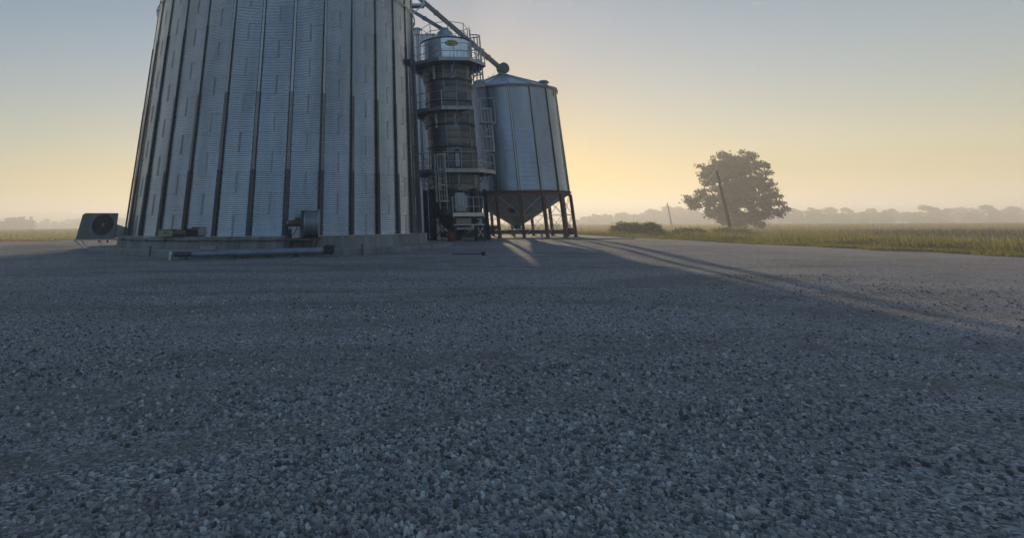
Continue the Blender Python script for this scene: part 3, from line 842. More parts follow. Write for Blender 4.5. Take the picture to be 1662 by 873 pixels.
# arched door and access plate
def plate(name, a, z0, prof, rad, mat, parent=dry):
    mb = MB(); c = (sum(p[0] for p in prof)/len(prof), sum(p[1] for p in prof)/len(prof))
    n = len(prof)
    mb.add(wrap([c]+prof, a, z0, rad), [(0, 1+i, 1+(i+1) % n) for i in range(n)])
    mb.add(wrap(prof, a, z0, rad)+wrap(prof, a, z0, rad-0.05), [(i, n+i, n+(i+1) % n, (i+1) % n) for i in range(n)])
    return mb.build(name, mat, parent)
arch = [(-0.17, 0), (0.17, 0), (0.17, 0.75)]+[(0.17*math.cos(t), 0.75+0.17*math.sin(t)) for t in np.linspace(0.3, PI-0.3, 7)]+[(-0.17, 0.75)]
dr = plate('access_door', DA+0.20, 4.42, [(x*1.25, z*1.12-0.03) for x, z in arch], DR+0.035, M['black_steel'])
plate('door_leaf', DA+0.19, 4.46, [(x*0.75, z*0.8) for x, z in arch], DR+0.045, M['galv_trim'], dr)
oc = [(-0.22, 0), (0.22, 0), (0.40, 0.22), (0.40, 0.78), (0.22, 0.98), (-0.22, 0.98), (-0.40, 0.78), (-0.40, 0.22)]
ap = plate('access_plate', DA+0.19, 2.10, oc, DR+0.09, M['galv_trim'])
for xx in (-0.1, 0.12): plate('plate_rib', DA+0.19, 2.10, [(xx, 0.3), (xx+0.05, 0.3), (xx+0.05, 0.78), (xx, 0.78)], DR+0.11, M['galv_lap'], ap)
# legs and base
LA = DA-0.08
lgd = MB(); LR = 1.72
for (xa, xb, ya, yb) in ((-0.12, 0.12, -0.13, -0.11), (-0.12, 0.12, 0.11, 0.13), (-0.012, 0.012, -0.11, 0.11)):
    lgd.box((xa, -LR+ya, HG+0.02), (xb, -LR+yb, 3.28))
lgd.box((-0.2, -LR-0.2, HG), (0.2, -LR+0.2, HG+0.02))
lgdm = lgd.mesh('leg', M['black_steel'])
for k in range(8): link('leg', lgdm, dry, (0,0,0), LA+k*PI/4)
bb = MB()
for s in (-1, 1): bb.bar(dirv(s*PI/8*0.95, LR-0.02*s, 1.75), dirv(-s*PI/8*0.95, LR-0.02*s, HG+0.1), 0.035)
bb.bar(dirv(-PI/8, LR, 1.80), dirv(PI/8, LR, 1.80), 0.09); bb.bar(dirv(-PI/8, LR, 3.1), dirv(PI/8, LR, 3.1), 0.06)
bbm = bb.mesh('leg_brace', M['black_steel'])
for k in range(8): link('leg_brace', bbm, dry, (0,0,0), LA+(k+0.5)*PI/4)
mb = MB(); mb.lathe([(DR, 1.95), (0.55, 1.15), (0.5, 0.95), (0, 0.95)], 32); mb.build('discharge_funnel', M['dark_steel'], dry, True)
mb = MB(); mb.tube([dirv(LA-0.95, 1.25, HG+0.02), dirv(LA-0.95, 1.25, 3.0)], 0.16, 14); mb.build('drop_pipe', M['galv_lap'], dry, True)
mb = MB(); mb.box((-1.3, -0.25, 0.75), (0.9, 0.25, 1.0), ch=0.02); mb.tube([(-0.9,-0.45,0.95), (-0.3,-0.45,0.95)], 0.13, 12); mb.build('drag_conveyor', M['dark_steel'], dry)
# front operator platform
PX0, PX1, PY0, PY1, PZF = -0.50, 1.15, -2.65, -1.85, 1.86
fp = MB(); fp.box((PX0, PY0, PZF), (PX1, PY1, PZF+0.05)); fp.box((PX0-0.01, PY0-0.03, PZF-0.03), (PX1+0.01, PY0-0.005, PZF+0.15))
fpo = fp.build('front_platform', M['galv_lap'], dry)
for xx in (PX0, (PX0+PX1)/2+0.3, PX1):
    mb = MB(); mb.bar((xx, PY0, PZF-0.1), (xx, PY0, PZF+0.95), 0.055); mb.build('post', M['galv_trim'], fpo)
for h in (0.45, 0.92):
    mb = MB(); mb.tube([(PX0, PY0, PZF+h), (PX1, PY0, PZF+h), (PX1, PY1, PZF+h)], 0.02, 6); mb.build('rail', M['galv_lap'], fpo)
for xx in (PX0+0.08, PX1-0.45, PX1-0.04):
    mb = MB(); mb.bar((xx, PY0+0.1, HG), (xx, PY0+0.1, PZF), 0.12); mb.build('platform_leg', M['black_steel'], fpo)
mb = MB(); mb.bar((PX0, PY0+0.05, 1.42), (PX1, PY0+0.05, 1.42), 0.05); mb.bar((PX1-0.45, PY0+0.1, HG+0.1), (PX1-0.05, PY0+0.1, 1.4), 0.03); mb.bar((PX1-0.05, PY0+0.12, HG+0.1), (PX1-0.45, PY0+0.12, 1.4), 0.03); mb.build('cross_bar', M['galv_lap'], fpo)
cb = MB(); cb.box((PX0+0.16, -2.45, 1.45), (PX0+0.98, -2.2, 1.75), ch=0.02); cb.build('burner_box', M['beige'], dry)
cb = MB(); cb.box((PX0+0.14, -2.47, 1.16), (PX0+1.0, -2.15, 1.30), ch=0.03); cb.build('burner_duct', M['galv_trim'], dry)
cb = MB(); cb.box((PX1-0.5, -2.5, 1.46), (PX1-0.08, -2.3, 1.72), ch=0.01); cbo = cb.build('control_box', M['pale_box'], dry)
cb = MB(); cb.box((PX1-0.42, -2.506, 1.52), (PX1-0.26, -2.498, 1.66)); cb.build('control_window', M['black_print'], cbo)

# red canister by the dryer's front leg
rc = thing('red_canister', 'small red metal canister standing by the dryer legs', 'canister', (at(732,392,33.0).x, 33.0, 0.625))
mb = MB(); mb.lathe([(0, 0), (0.16, 0), (0.175, 0.03), (0.175, 0.36), (0.15, 0.42), (0.06, 0.46), (0.06, 0.50), (0, 0.50)], 20); mb.build('body', M['red'], rc, True)
mb = MB(); mb.tube([(-0.1,0,0.44), (-0.1,0,0.56), (0,0,0.6), (0.1,0,0.56), (0.1,0,0.44)], 0.014, 6); mb.build('handle', M['dark_steel'], rc)

# ================================================================== BIN BEHIND, ELEVATOR, SPOUTS
RC = Vector((5.1, 55.0, 0)); RR = 4.3
zR = at(682, 56, RC.y-RR).z
rb = thing('grain_bin', 'narrow galvanised grain bin half hidden between the huge bin and the dryer', 'grain bin', (RC.x, RC.y, 0.3))
mb = MB(); mb.lathe([(RR, -0.6), (RR+0.3, -0.6), (RR+0.3, 0.32), (RR, 0.32)], 48); mb.build('foundation', M['concrete'], rb, True)
nring = int((zR-0.6)/0.94); hR = (zR-0.6)/nring
rs = sheet_mesh('wall_sheet', RR, 2*PI/9, hR, 9, 0.008, 10, lap=0.02)
for r in range(nring):
    for k in range(9): link('wall_sheet', rs, rb, (0,0,0.3+r*hR), 2*PI/9*(k+0.5*(r % 2)))
rst = stiffener_mesh('stiffener', RR+0.006, 0.3, [(zR-0.6, 0.2, 0.06)])
for k in range(18): link('stiffener', rst, rb, (0,0,0), 2*PI/18*(k+0.5))
rp = MB(); w = PI/18; pts = []
for r, z in ((RR+0.18, zR-0.32), (0.4, zR+0.8)):
    pts += [dirv(-w, r, z), dirv(-w*0.96, r, z+0.07), dirv(-w*0.88, r, z), dirv(w, r, z)]
rp.add(pts, [(i, i+1, i+5, i+4) for i in range(3)])
rpm = rp.mesh('roof_panel', M['galv_roof'])
for k in range(18): link('roof_panel', rpm, rb, (0,0,0), 2*PI/18*k)
mb = MB(); c = dirv(-0.2, RR-0.6); mb.lathe([(0.3, zR-0.2), (0.3, zR+0.3), (0.45, zR+0.3), (0.4, zR+0.45), (0, zR+0.5)], 16, (c.x, c.y)); mb.build('roof_vent', M['galv_roof'], rb, True)

EL = Vector((1.55, 45.5, 0.5))
SP0 = Vector((HC.x, HC.y, 11.95))
pa = at(683, 0, 43.6)
d1 = (pa-SP0)
SP1 = SP0+d1*1.28
el = thing('bucket_elevator', 'tall twin-leg bucket elevator behind the huge bin feeding the sloping spouts', 'elevator', (EL.x, EL.y, EL.z))
EH = SP1.z+0.8-EL.z
for s in (-0.45, 0.45):
    mb = MB(); mb.box((s-0.18, -0.2, 0.5), (s+0.18, 0.2, EH), ch=0.01)
    for i in range(int(EH/2.4)): mb.box((s-0.21, -0.23, 2.4*i+1), (s+0.21, 0.23, 2.4*i+1.06))
    mb.build('leg_casing', M['galv_lap'], el)
mb = MB(); mb.box((-0.85, -0.35, 0), (0.85, 0.35, 0.8), ch=0.05); mb.build('boot', M['galv_lap'], el)
mb = MB(); mb.box((-0.8, -0.3, EH), (0.8, 0.3, EH+0.8), ch=0.2); mb.build('head', M['galv_trim'], el)

sp = thing('grain_spout', 'thick grey grain spout sloping down to the hopper bin peak', 'spout', (0,0,0))
ex = Vector((EL.x+0.5, EL.y-0.1, SP1.z+0.6))
mb = MB(); mb.tube([SP1, SP0+d1.normalized()*0.25], 0.19, 16); mb.tube([ex, SP1], 0.19, 16)
mb.build('pipe', M['spout'], sp, True)
for t in (0.12, 0.36, 0.62, 0.86):
    p = SP0.lerp(SP1, t); mb = MB(); mb.tube([p-d1.normalized()*0.08, p+d1.normalized()*0.08], 0.235, 16); mb.build('flange', M['spout'], sp, True)
p = SP0.lerp(SP1, 0.27); mb = MB(); mb.tube([p-d1.normalized()*0.25, p+d1.normalized()*0.45], 0.225, 14); mb.build('sleeve', M['spout'], sp, True)
# cushion box: round drum lying on its side at the peak
mb = MB(); c = SP0+Vector((0.12, 0, 0.02)); ax = Vector((0.25, -1, 0)).normalized()
mb.tube([c-ax*0.32, c-ax*0.26, c+ax*0.26, c+ax*0.32], [0.33, 0.41, 0.41, 0.33], 24); mb.build('cushion_drum', M['spout'], sp, True)
mb = MB(); mb.tube([SP0+Vector((0,0,-0.2)), SP0+Vector((0,0,-0.5))], [0.3, 0.22], 16); mb.build('outlet', M['spout'], sp, True)

s2 = thing('feed_spout', 'thin grey feed spout sloping down onto the dryer roof', 'spout', (0,0,0))
q0 = Vector((DC.x-0.02, DC.y, 13.05)); qa = at(675, 22, 38.6); d2 = qa-q0
q1 = q0+d2*1.5
mb = MB(); mb.tube([q1, q0], 0.13, 14); mb.tube([Vector((EL.x+0.1, EL.y-0.3, q1.z+2.6)), q1], 0.13, 14); mb.build('pipe', M['spout'], s2, True)
mb = MB(); mb.tube([q0+Vector((0,0,0.12)), q0+Vector((0,0,-0.1))], [0.26, 0.32], 18); mb.build('outlet', M['galv_trim'], s2, True)
mb = MB(); p = q0.lerp(q1, 0.45); dn = d2.normalized(); mb.tube([p-dn*0.05, p+dn*0.05], 0.17, 14); mb.build('flange', M['spout'], s2, True)

# ================================================================== LEFT FAN
f1 = thing('aeration_fan', 'grey boxy centrifugal fan with a spoked round inlet ducted into the huge bin', 'fan', (-12.98, 29.75, 0), 0.40)
mb = MB()   # scroll housing: outline in x,z extruded in y
out_ = [(-0.83, 0.95), (0.80, 0.95), (0.80, 2.02), (-0.62, 2.02), (-0.72, 1.97)]
def extrude(mb, poly, y0, y1, mi=0):
    n = len(poly)
    mb.add([(x, y0, z) for x, z in poly]+[(x, y1, z) for x, z in poly], [tuple(range(n)), tuple(range(2*n-1, n-1, -1))]+[(i, n+i, n+(i+1) % n, (i+1) % n) for i in range(n)], mi)
extrude(mb, out_, 0.0, 0.6)
mb.build('housing', M['fan_grey'], f1)
mb = MB()
for (a, b) in zip(out_, out_[1:]+out_[:1]): mb.bar((a[0], -0.005, a[1]), (b[0], -0.005, b[1]), 0.05, 0.05, up=(0,1,0))
mb.bar((-0.42, -0.012, 0.97), (-0.42, -0.012, 2.0), 0.03, 0.02); mb.bar((-0.8, -0.012, 1.12), (0.78, -0.012, 1.12), 0.03, 0.02); mb.bar((-0.60, -0.012, 0.97), (-0.55, -0.012, 2.0), 0.05, 0.02)
mb.build('edge_trim', M['fan_grey'], f1)
ic = Vector((0.20, 0, 1.54))
mb = MB(); mb.tube([ic+Vector((0,-0.01,0)), ic+Vector((0,-0.09,0))], [0.46, 0.44], 36, caps=False); mb.tube([ic+Vector((0,-0.012,0)), ic+Vector((0,-0.016,0))], 0.43, 36)
il = mb.build('inlet_ring', M['dark_steel'], f1, True)
for k in range(18):
    t = 2*PI*k/18
    mb = MB(); mb.bar(ic+Vector((math.cos(t)*0.09, -0.05, math.sin(t)*0.09)), ic+Vector((math.cos(t)*0.49, -0.05, math.sin(t)*0.43)), 0.05, 0.012, up=(0,1,0.3))
    mb.build('vane', M['brown_motor'], il)
mb = MB(); mb.tube([ic+Vector((0,-0.03,0)), ic+Vector((0,-0.10,0))], [0.10, 0.06], 16); mb.build('hub', M['galv_trim'], il, True)
mb = MB()   # tapering duct to the bin wall
a8 = [(0.80, 0.03, 0.97), (0.80, 0.57, 0.97), (0.80, 0.57, 1.56), (0.80, 0.03, 1.56), (1.78, -0.28, 1.085), (1.40, 0.57, 1.085), (1.40, 0.57, 1.25), (1.78, -0.28, 1.25)]
mb.add(a8, [(0,4,7,3), (1,2,6,5), (3,7,6,2), (0,1,5,4), (4,5,6,7)]); mb.build('duct', M['fan_grey'], f1)
mb = MB(); mb.box((0.77, -0.01, 0.955), (0.83, 0.61, 1.62)); mb.build('duct_flange', M['dark_steel'], f1)
mb = MB(); mb.box((-0.2, 0.6, 1.25), (0.5, 1.0, 1.8), ch=0.08); mb.build('motor', M['brown_motor'], f1)
mb = MB()
gz = g(-13.3, 29.9)
for yy in (0.05, 0.55):
    mb.bar((-0.95, yy, 0.90), (0.95, yy, 0.90), 0.07, 0.07)
for xx in (-0.8, 0.0, 0.9): mb.bar((xx, 0.05, 0.9), (xx, 0.55, 0.9), 0.06)
for yy in (0.05, 0.55):
    mb.bar((-0.90, yy, 0.88), (-0.42, yy, gz+0.02), 0.06); mb.bar((-0.62, yy, 0.88), (-0.28, yy, gz+0.02), 0.05); mb.bar((0.28, yy, 0.88), (0.22, yy, 0.32), 0.06)
    mb.box((-0.55, yy-0.07, gz-0.04), (-0.2, yy+0.07, gz+0.03))
mb.build('stand', M['galv_lap'], f1)

# ================================================================== FRONT FAN
f2 = thing('aeration_fan', 'drum-shaped aeration fan on a steel stand against the middle of the huge bin', 'fan', (-2.65, 24.75, 0.62))
zc = 0.90
def drum(x0, x1, r, n=32): 
    mb = MB(); mb.tube([(x0, 0, zc), (x1, 0, zc)], r, n); return mb
drum(0.06, 0.54, 0.48).build('housing', M['fan_grey'], f2, True)
for xx in (0.03, 0.54): drum(xx, xx+0.045, 0.52).build('rim', M['galv_trim'], f2, True)
mb = MB(); mb.box((-0.12, -0.25, 0.72), (0.03, 0.3, 1.38), ch=0.015); mb.build('side_cover', M['dark_steel'], f2)
mb = MB(); mb.tube([(-0.62, -0.05, 0.92), (-0.12, -0.05, 0.92)], 0.11, 14)
for i in range(7): mb.tube([(-0.55+i*0.06, -0.05, 0.92), (-0.53+i*0.06, -0.05, 0.92)], 0.125, 14)
mo = mb.build('motor', M['brown_motor'], f2, True)
mb = MB(); mb.box((-0.35, -0.2, 0.96), (-0.15, -0.1, 1.12), ch=0.01); mb.build('terminal_box', M['rust'], mo)
mb = MB(); mb.tube([(-0.68, -0.05, 0.92), (-0.62, -0.05, 0.92)], 0.10, 14); mb.build('fan_cowl', M['galv_trim'], mo, True)
mb = MB(); mb.tube([(-0.28, -0.08, 0.40), (-0.28, -0.08, 0.80)], 0.20, 20); mb.build('motor_base', M['pale_box'], f2, True)
mb = MB(); mb.box((-0.62, -0.15, 0.40), (-0.49, 0.1, 0.70), ch=0.02); mb.build('switch_box', M['black_steel'], f2)
mb = MB(); mb.tube([(-0.25, -0.30, 0.86), (-0.27, -0.31, 0.7), (-0.36, -0.31, 0.55), (-0.50, -0.26, 0.45), (-0.56, -0.2, 0.41)], 0.014, 6); mb.build('cable', M['rubber'], f2, True)
mb = MB()
mb.box((-0.68, -0.36, 0.32), (0.62, 0.36, 0.36)); 
mb.bar((-0.7, -0.36, 0.34), (0.64, -0.36, 0.34), 0.05, 0.07); mb.bar((-0.7, 0.36, 0.34), (0.64, 0.36, 0.34), 0.05, 0.07)
for (xa, xb) in ((-0.52, -0.55), (0.52, 0.42)):
    for yy in (-0.34, 0.30):
        mb.bar((xa, yy, 0.34), (xb, yy, 0.0), 0.06); mb.box((xb-0.08, yy-0.06, 0.0), (xb+0.08, yy+0.06, 0.012))
mb.bar((0.25, 0.3, 0.34), (0.25, 0.3, 0.0), 0.05)
mb.build('stand', M['dark_steel'], f2)
mb = MB(); mb.box((0.08, 0.2, 0.42), (0.50, 1.1, 0.82)); mb.build('outlet_duct', M['fan_grey'], f2)

# ================================================================== WOODEN BOX, POWER HEAD, AUGER
bx = thing('wooden_box', 'small pale plywood box sitting on the foundation rim', 'box', (-8.36, 25.72, BZ))
mb = MB(); mb.box((-0.30, -0.17, 0.004), (0.30, 0.22, 0.25), ch=0.008); mb.build('body', M['wood_box'], bx)
mb = MB(); mb.box((-0.32, -0.19, 0.25), (0.32, 0.24, 0.275)); mb.build('lid', M['wood_box'], bx)
mb = MB(); mb.box((-0.07, -0.178, 0.12), (0.05, -0.168, 0.15)); mb.build('hand_slot', M['black_print'], bx)
ph = thing('unloader_drive', 'brown and black unloading drive with motor beside the plywood box', 'motor drive', (-7.35, 25.55, BZ))
mb = MB(); mb.tube([(-0.62, 0, 0.13), (-0.15, 0, 0.13)], 0.12, 16); mb.tube([(-0.66, 0, 0.13), (-0.62, 0, 0.13)], 0.09, 16); mb.build('motor', M['brown_motor'], ph, True)
mb = MB(); mb.tube([(-0.70, -0.02, 0.13), (-0.655, -0.02, 0.13)], 0.035, 10); mb.build('shaft_end', M['galv_trim'], ph, True)
mb = MB(); mb.box((-0.16, -0.14, 0.02), (0.32, 0.2, 0.22), ch=0.02); mb.box((-0.14, -0.06, 0.2), (0.12, 0.12, 0.30), ch=0.015); mb.build('gearbox', M['black_steel'], ph)
mb = MB(); mb.box((0.05, -0.12, 0.22), (0.30, 0.1, 0.36), ch=0.02); mb.tube([(0.30, -0.04, 0.31), (0.38, -0.04, 0.31)], 0.05, 10); mb.build('coupling', M['dark_steel'], ph)
mb = MB(); mb.box((0.30, -0.08, 0.03), (0.62, 0.35, 0.34), ch=0.01); mb.build('guard', M['fan_grey'], ph)
mb = MB(); mb.box((-0.6, -0.16, -0.002), (0.64, 0.45, 0.02)); mb.build('mount_plate', M['dark_steel'], ph)

au = thing('auger_tube', 'long blue-grey auger tube lying on the gravel along the footing', 'auger', (0, 0, 0))
A0 = Vector((-6.55, 23.30, g(-6.5, 23.3)+0.18)); A1 = Vector((-1.75, 23.62, g(-1.7, 23.6)+0.22))
ad_ = (A1-A0).normalized()
mb = MB(); mb.tube([A0, A1], 0.105, 20); mb.build('tube', M['blue_grey'], au, True)
for t in (0.02, 0.35, 0.7, 0.97):
    p = A0.lerp(A1, t); mb = MB(); mb.tube([p-ad_*0.03, p+ad_*0.03], 0.125, 20); mb.build('collar', M['blue_grey'], au, True)
mb = MB(); p = A1+ad_*0.17; mb.box((p.x-0.19, p.y-0.17, p.z-0.13), (p.x+0.19, p.y+0.17, p.z+0.17), ch=0.03); mb.build('drive_box', M['black_steel'], au)
mb = MB(); p = A0.lerp(A1, 0.12); mb.box((p.x-0.30, p.y-0.13, p.z+0.125), (p.x+0.28, p.y+0.14, p.z+0.24), ch=0.012); mb.box((p.x-0.22, p.y-0.08, p.z+0.06), (p.x+0.2, p.y+0.08, p.z+0.13)); mb.build('hood', M['blue_grey'], au)
mb = MB(); mb.tube([A0-ad_*0.65, A0], 0.075, 14)
for i in range(7):
    q = A0-ad_*(0.05+i*0.085); mb.tube([q-ad_*0.006, q+ad_*0.006], 0.095, 16)
mb.build('exposed_screw', M['dark_steel'], au, True)
mb = MB(); q = A0-ad_*0.75; mb.tube([q-ad_*0.05, q+ad_*0.05], 0.13, 18); mb.box((q.x-0.05, q.y-0.12, q.z-0.17), (q.x+0.05, q.y+0.12, q.z)); mb.build('end_plate', M['galv_lap'], au, True)
for t in (-0.06, 0.3, 0.75):
    q = A0+(A1-A0)*t; mb = MB(); gz = g(q.x, q.y)
    mb.box((q.x-0.12, q.y-0.16, gz-0.02), (q.x+0.12, q.y+0.16, q.z-0.095)); mb.build('skid', M['dark_steel'], au)

# rod lying on the gravel, reflector stakes beyond the left fan
rd = thing('steel_rod', 'thin dark steel rod with a round end lying on the gravel', 'rod', (0,0,0))
p = at(734, 408.5, 24.0); q = at(782, 409.5, 23.6); p.z = g(p.x, p.y)+0.03; q.z = g(q.x, q.y)+0.05
mb = MB(); mb.tube([p, q], 0.022, 8); mb.build('bar', M['dark_steel'], rd, True)
mb = MB(); mb.tube([q, q+(q-p).normalized()*0.13], 0.075, 12); mb.build('knob', M['black_steel'], rd, True)
for px in (161.5, 175.0):
    p = at(px, 391.5, 38.0)
    rs_ = thing('reflector_stake', 'red reflector on a short stake beyond the spoked fan', 'marker', (p.x, p.y, g(p.x, p.y)), 0, 'reflector stakes behind the fan')
    hz = p.z-g(p.x, p.y)
    mb = MB(); mb.bar((0, 0.03, 0), (0, 0.03, hz+0.1), 0.035); mb.build('stake', M['galv_lap'], rs_)
    mb = MB(); mb.tube([(0, 0.01, hz), (0, -0.02, hz)], 0.085, 16); mb.build('reflector', M['red'], rs_, True)

# ================================================================== POLES AND WIRES
poles = []
for i, (px, py, tx, ty, D, lab) in enumerate((
        (1189, 384, 1163, 277, 67, 'weathered wooden utility pole at the roadside in front of the broad tree'),
        (1092, 376, 1083, 330, 170, 'wooden utility pole standing behind the roadside bushes'),
        (1063.5, 361, 1060.5, 343.5, 330, 'faint distant utility pole, third along the line from the nearest pole'),
        (1052, 361, 1049, 344, 420, 'faintest utility pole in the mist, last along the line from the nearest pole'))):
    top = at(tx, ty, D)
    b = Vector((top.x, top.y, g(top.x, top.y)-0.1))
    t = thing('utility_pole', lab, 'utility pole', b, 0, 'utility poles along the road')
    h = top.z-b.z
    mb = MB(); mb.tube([(0,0,0), (0,0,h*0.5), (0,0,h)], [0.20, 0.17, 0.13], 12); mb.build('shaft', M['pole_wood'], t, True)
    for s, zz in ((0.0, h+0.02), (0.16, h-1.15)):
        mb = MB(); mb.lathe([(0, zz-0.08), (0.05, zz-0.08), (0.08, zz), (0.05, zz+0.07), (0.07, zz+0.1), (0, zz+0.16)], 10, (s, 0)); mb.build('insulator', M['insul'], t, True)
    poles.append((top, h))
for k, lab in ((0, 'upper thin power line strung between the utility poles'), (1, 'lower thin power line strung between the utility poles')):
    mb = MB()
    for (ta, _), (tb, _) in zip(poles[:-1], poles[1:]):
        a = ta.copy(); b = tb.copy()
        if k: a += Vector((0.2, 0, -1.15)); b += Vector((0.2, 0, -1.15))
        else: a.z += 0.12; b.z += 0.12
        pts = []
        for i in range(17):
            t = i/16; p = a.lerp(b, t); p.z -= 4*1.6*t*(1-t); pts.append(p)
        mb.tube(pts, 0.017, 5)
    tag(mb.build('power_line', M['wire'], None, True), lab, 'power line')

# ================================================================== VEGETATION
def quads_mesh(name, centers, sizes, normals, tones, mat, aspect=1.5):
    n = len(centers)
    r = rng.normal(size=(n, 3)); nr = normals/np.linalg.norm(normals, axis=1, keepdims=True)
    u = np.cross(nr, r); u /= np.linalg.norm(u, axis=1, keepdims=True); v = np.cross(nr, u)
    s = sizes[:, None]
    P = np.stack([centers-u*s*aspect*0.5, centers-v*s*0.5+nr*s*0.1, centers+u*s*aspect*0.5, centers+v*s*0.5+nr*s*0.1], 1)
    me = bpy.data.meshes.new(name)
    me.vertices.add(n*4); me.vertices.foreach_set('co', P.reshape(-1))
    me.loops.add(n*4); me.loops.foreach_set('vertex_index', np.arange(n*4, dtype=np.int32))
    me.polygons.add(n); me.polygons.foreach_set('loop_start', np.arange(0, n*4, 4, dtype=np.int32)); me.polygons.foreach_set('loop_total', np.full(n, 4, np.int32))
    at_ = me.attributes.new('tone', 'FLOAT', 'FACE'); at_.data.foreach_set('value', np.clip(tones, 0, 1).astype(np.float32))
    me.materials.append(mat); me.update(); me.validate()
    return me
def crown_points(n, lobes, shell=0.55, spread=0.15):
    """leaf positions in clumps over a set of lobes (centre, radii)"""
    C = np.array([l[0] for l in lobes]); Rr = np.array([l[1] for l in lobes]); w = np.array([np.prod(r)**(2/3) for r in Rr]); w /= w.sum()
    ncl = max(6, n//60)
    li = rng.choice(len(lobes), ncl, p=w)
    d = rng.normal(size=(ncl, 3)); d /= np.linalg.norm(d, axis=1, keepdims=True)
    rad = shell+(1.05-shell)*rng.random((ncl, 1))**0.6
    cc = C[li]+d*Rr[li]*rad
    ct = rng.random(ncl)
    k = rng.integers(0, ncl, n)
    sp = np.mean(Rr)*spread
    off = rng.normal(size=(n, 3))*np.array([1, 1, 0.55])*sp
    return cc[k]+off, d[k]+rng.normal(size=(n, 3))*0.7, ct[k]*0.6+rng.random(n)*0.4
def tree(name, label, loc, H, lobes, nleaf, leaf, mat='leaf', group=None, trunk_r=0.3, limbs=9):
    t = thing(name, label, 'tree', loc, 0, group)
    mb = MB()
    th = H*0.55
    mb.tube([(0,0,-0.3), (0.05,0,th*0.3), (-0.1,0.1,th*0.7), (0.1,0,th*1.2)], [trunk_r*1.3, trunk_r, trunk_r*0.75, trunk_r*0.3], 10)
    for i in range(limbs):
        c = Vector(lobes[i % len(lobes)][0]); z = th*random.uniform(0.3, 0.85)
        m = Vector((c.x*0.45, c.y*0.45, (z+c.z)/2+0.2)); mb.tube([(0,0,z), m, c], [trunk_r*0.42, trunk_r*0.28, trunk_r*0.1], 7)
    mb.build('trunk', M['bark'], t, True)
    P, Nn, T = crown_points(nleaf, lobes)
    link('crown', quads_mesh('crown', P, leaf*(0.6+0.8*rng.random(len(P))), Nn, T, M[mat]), t)
    return t
# the broad tree by the pole
TD = 104.0
tb = at(1200, 378, TD); TS = TD/1015.0
lobes = []
for px, py, rx, rz in ((1150,278,22,20), (1172,268,24,20), (1198,266,30,18), (1225,276,30,22), (1145,303,22,20), (1175,300,34,28), (1212,305,38,30), (1248,310,26,26), (1138,324,17,12), (1165,330,32,20), (1205,338,38,22), (1245,340,26,18), (1180,352,22,14), (1225,356,26,12)):
    p = at(px, py, TD)
    lobes.append(((p.x-tb.x, random.uniform(-2.5, 2.5), p.z-g(tb.x, TD)), (rx*TS, rx*TS*1.0, rz*TS)))
tree('broadleaf_tree', 'broad full-crowned tree behind the nearest roadside utility pole', (tb.x, TD, g(tb.x, TD)), 13.0, lobes, 26000, 0.27, 'leaf', None, 0.42, 14)
# bushes along the verge
def bush(px, pyb, w, h, D, label, n=2600, cat='bush'):
    p = at(px, pyb, D); s = D/1015.0
    b = thing('bush', label, cat, (p.x, D, g(p.x, D)), 0, None)
    W = w*s; H = at(px, pyb-h, D).z-g(p.x, D)
    lob = []
    for i in range(7):
        lob.append(((random.uniform(-.36,.36)*W, random.uniform(-.3,.3)*W, H*random.uniform(0.28,0.68)), (W*0.22, W*0.22, H*0.34)))
    P, Nn, T = crown_points(n, lob, 0.25, 0.36)
    P[:,2] = np.maximum(P[:,2], 0.02)
    link('foliage', quads_mesh('foliage', P, 0.12*(0.6+0.8*rng.random(len(P))), Nn, T, M['bush']), b)
    mb = MB()
    for i in range(9):
        c = Vector(lob[i % 7][0]); mb.tube([(c.x*0.2, c.y*0.2, -0.1), c*0.6, c+Vector((0,0,H*0.2))], [0.035, 0.025, 0.01], 5)
    mb.build('stems', M['bark'], b)
    return b
bush(1030, 384, 40, 27, 66, 'tall light green bush on the verge, tallest of the bush cluster', 5600)
bush(1062, 385, 42, 24, 63, 'rounded green bush ending the bush cluster on the side of the nearest pole', 5200)
bush(1046, 384, 44, 22, 65, 'broad bush filling the gap between the tallest and the rounded bush', 3600)
bush(1003, 383, 30, 17, 68, 'small low bush ending the bush cluster on the side of the hopper bin', 1500)
bush(1185, 387, 66, 15, 64, 'low dark green thicket around the foot of the nearest pole', 4200)
bush(1128, 386, 52, 14, 61, 'low dark green shrub between the bushes and the nearest pole', 3600)

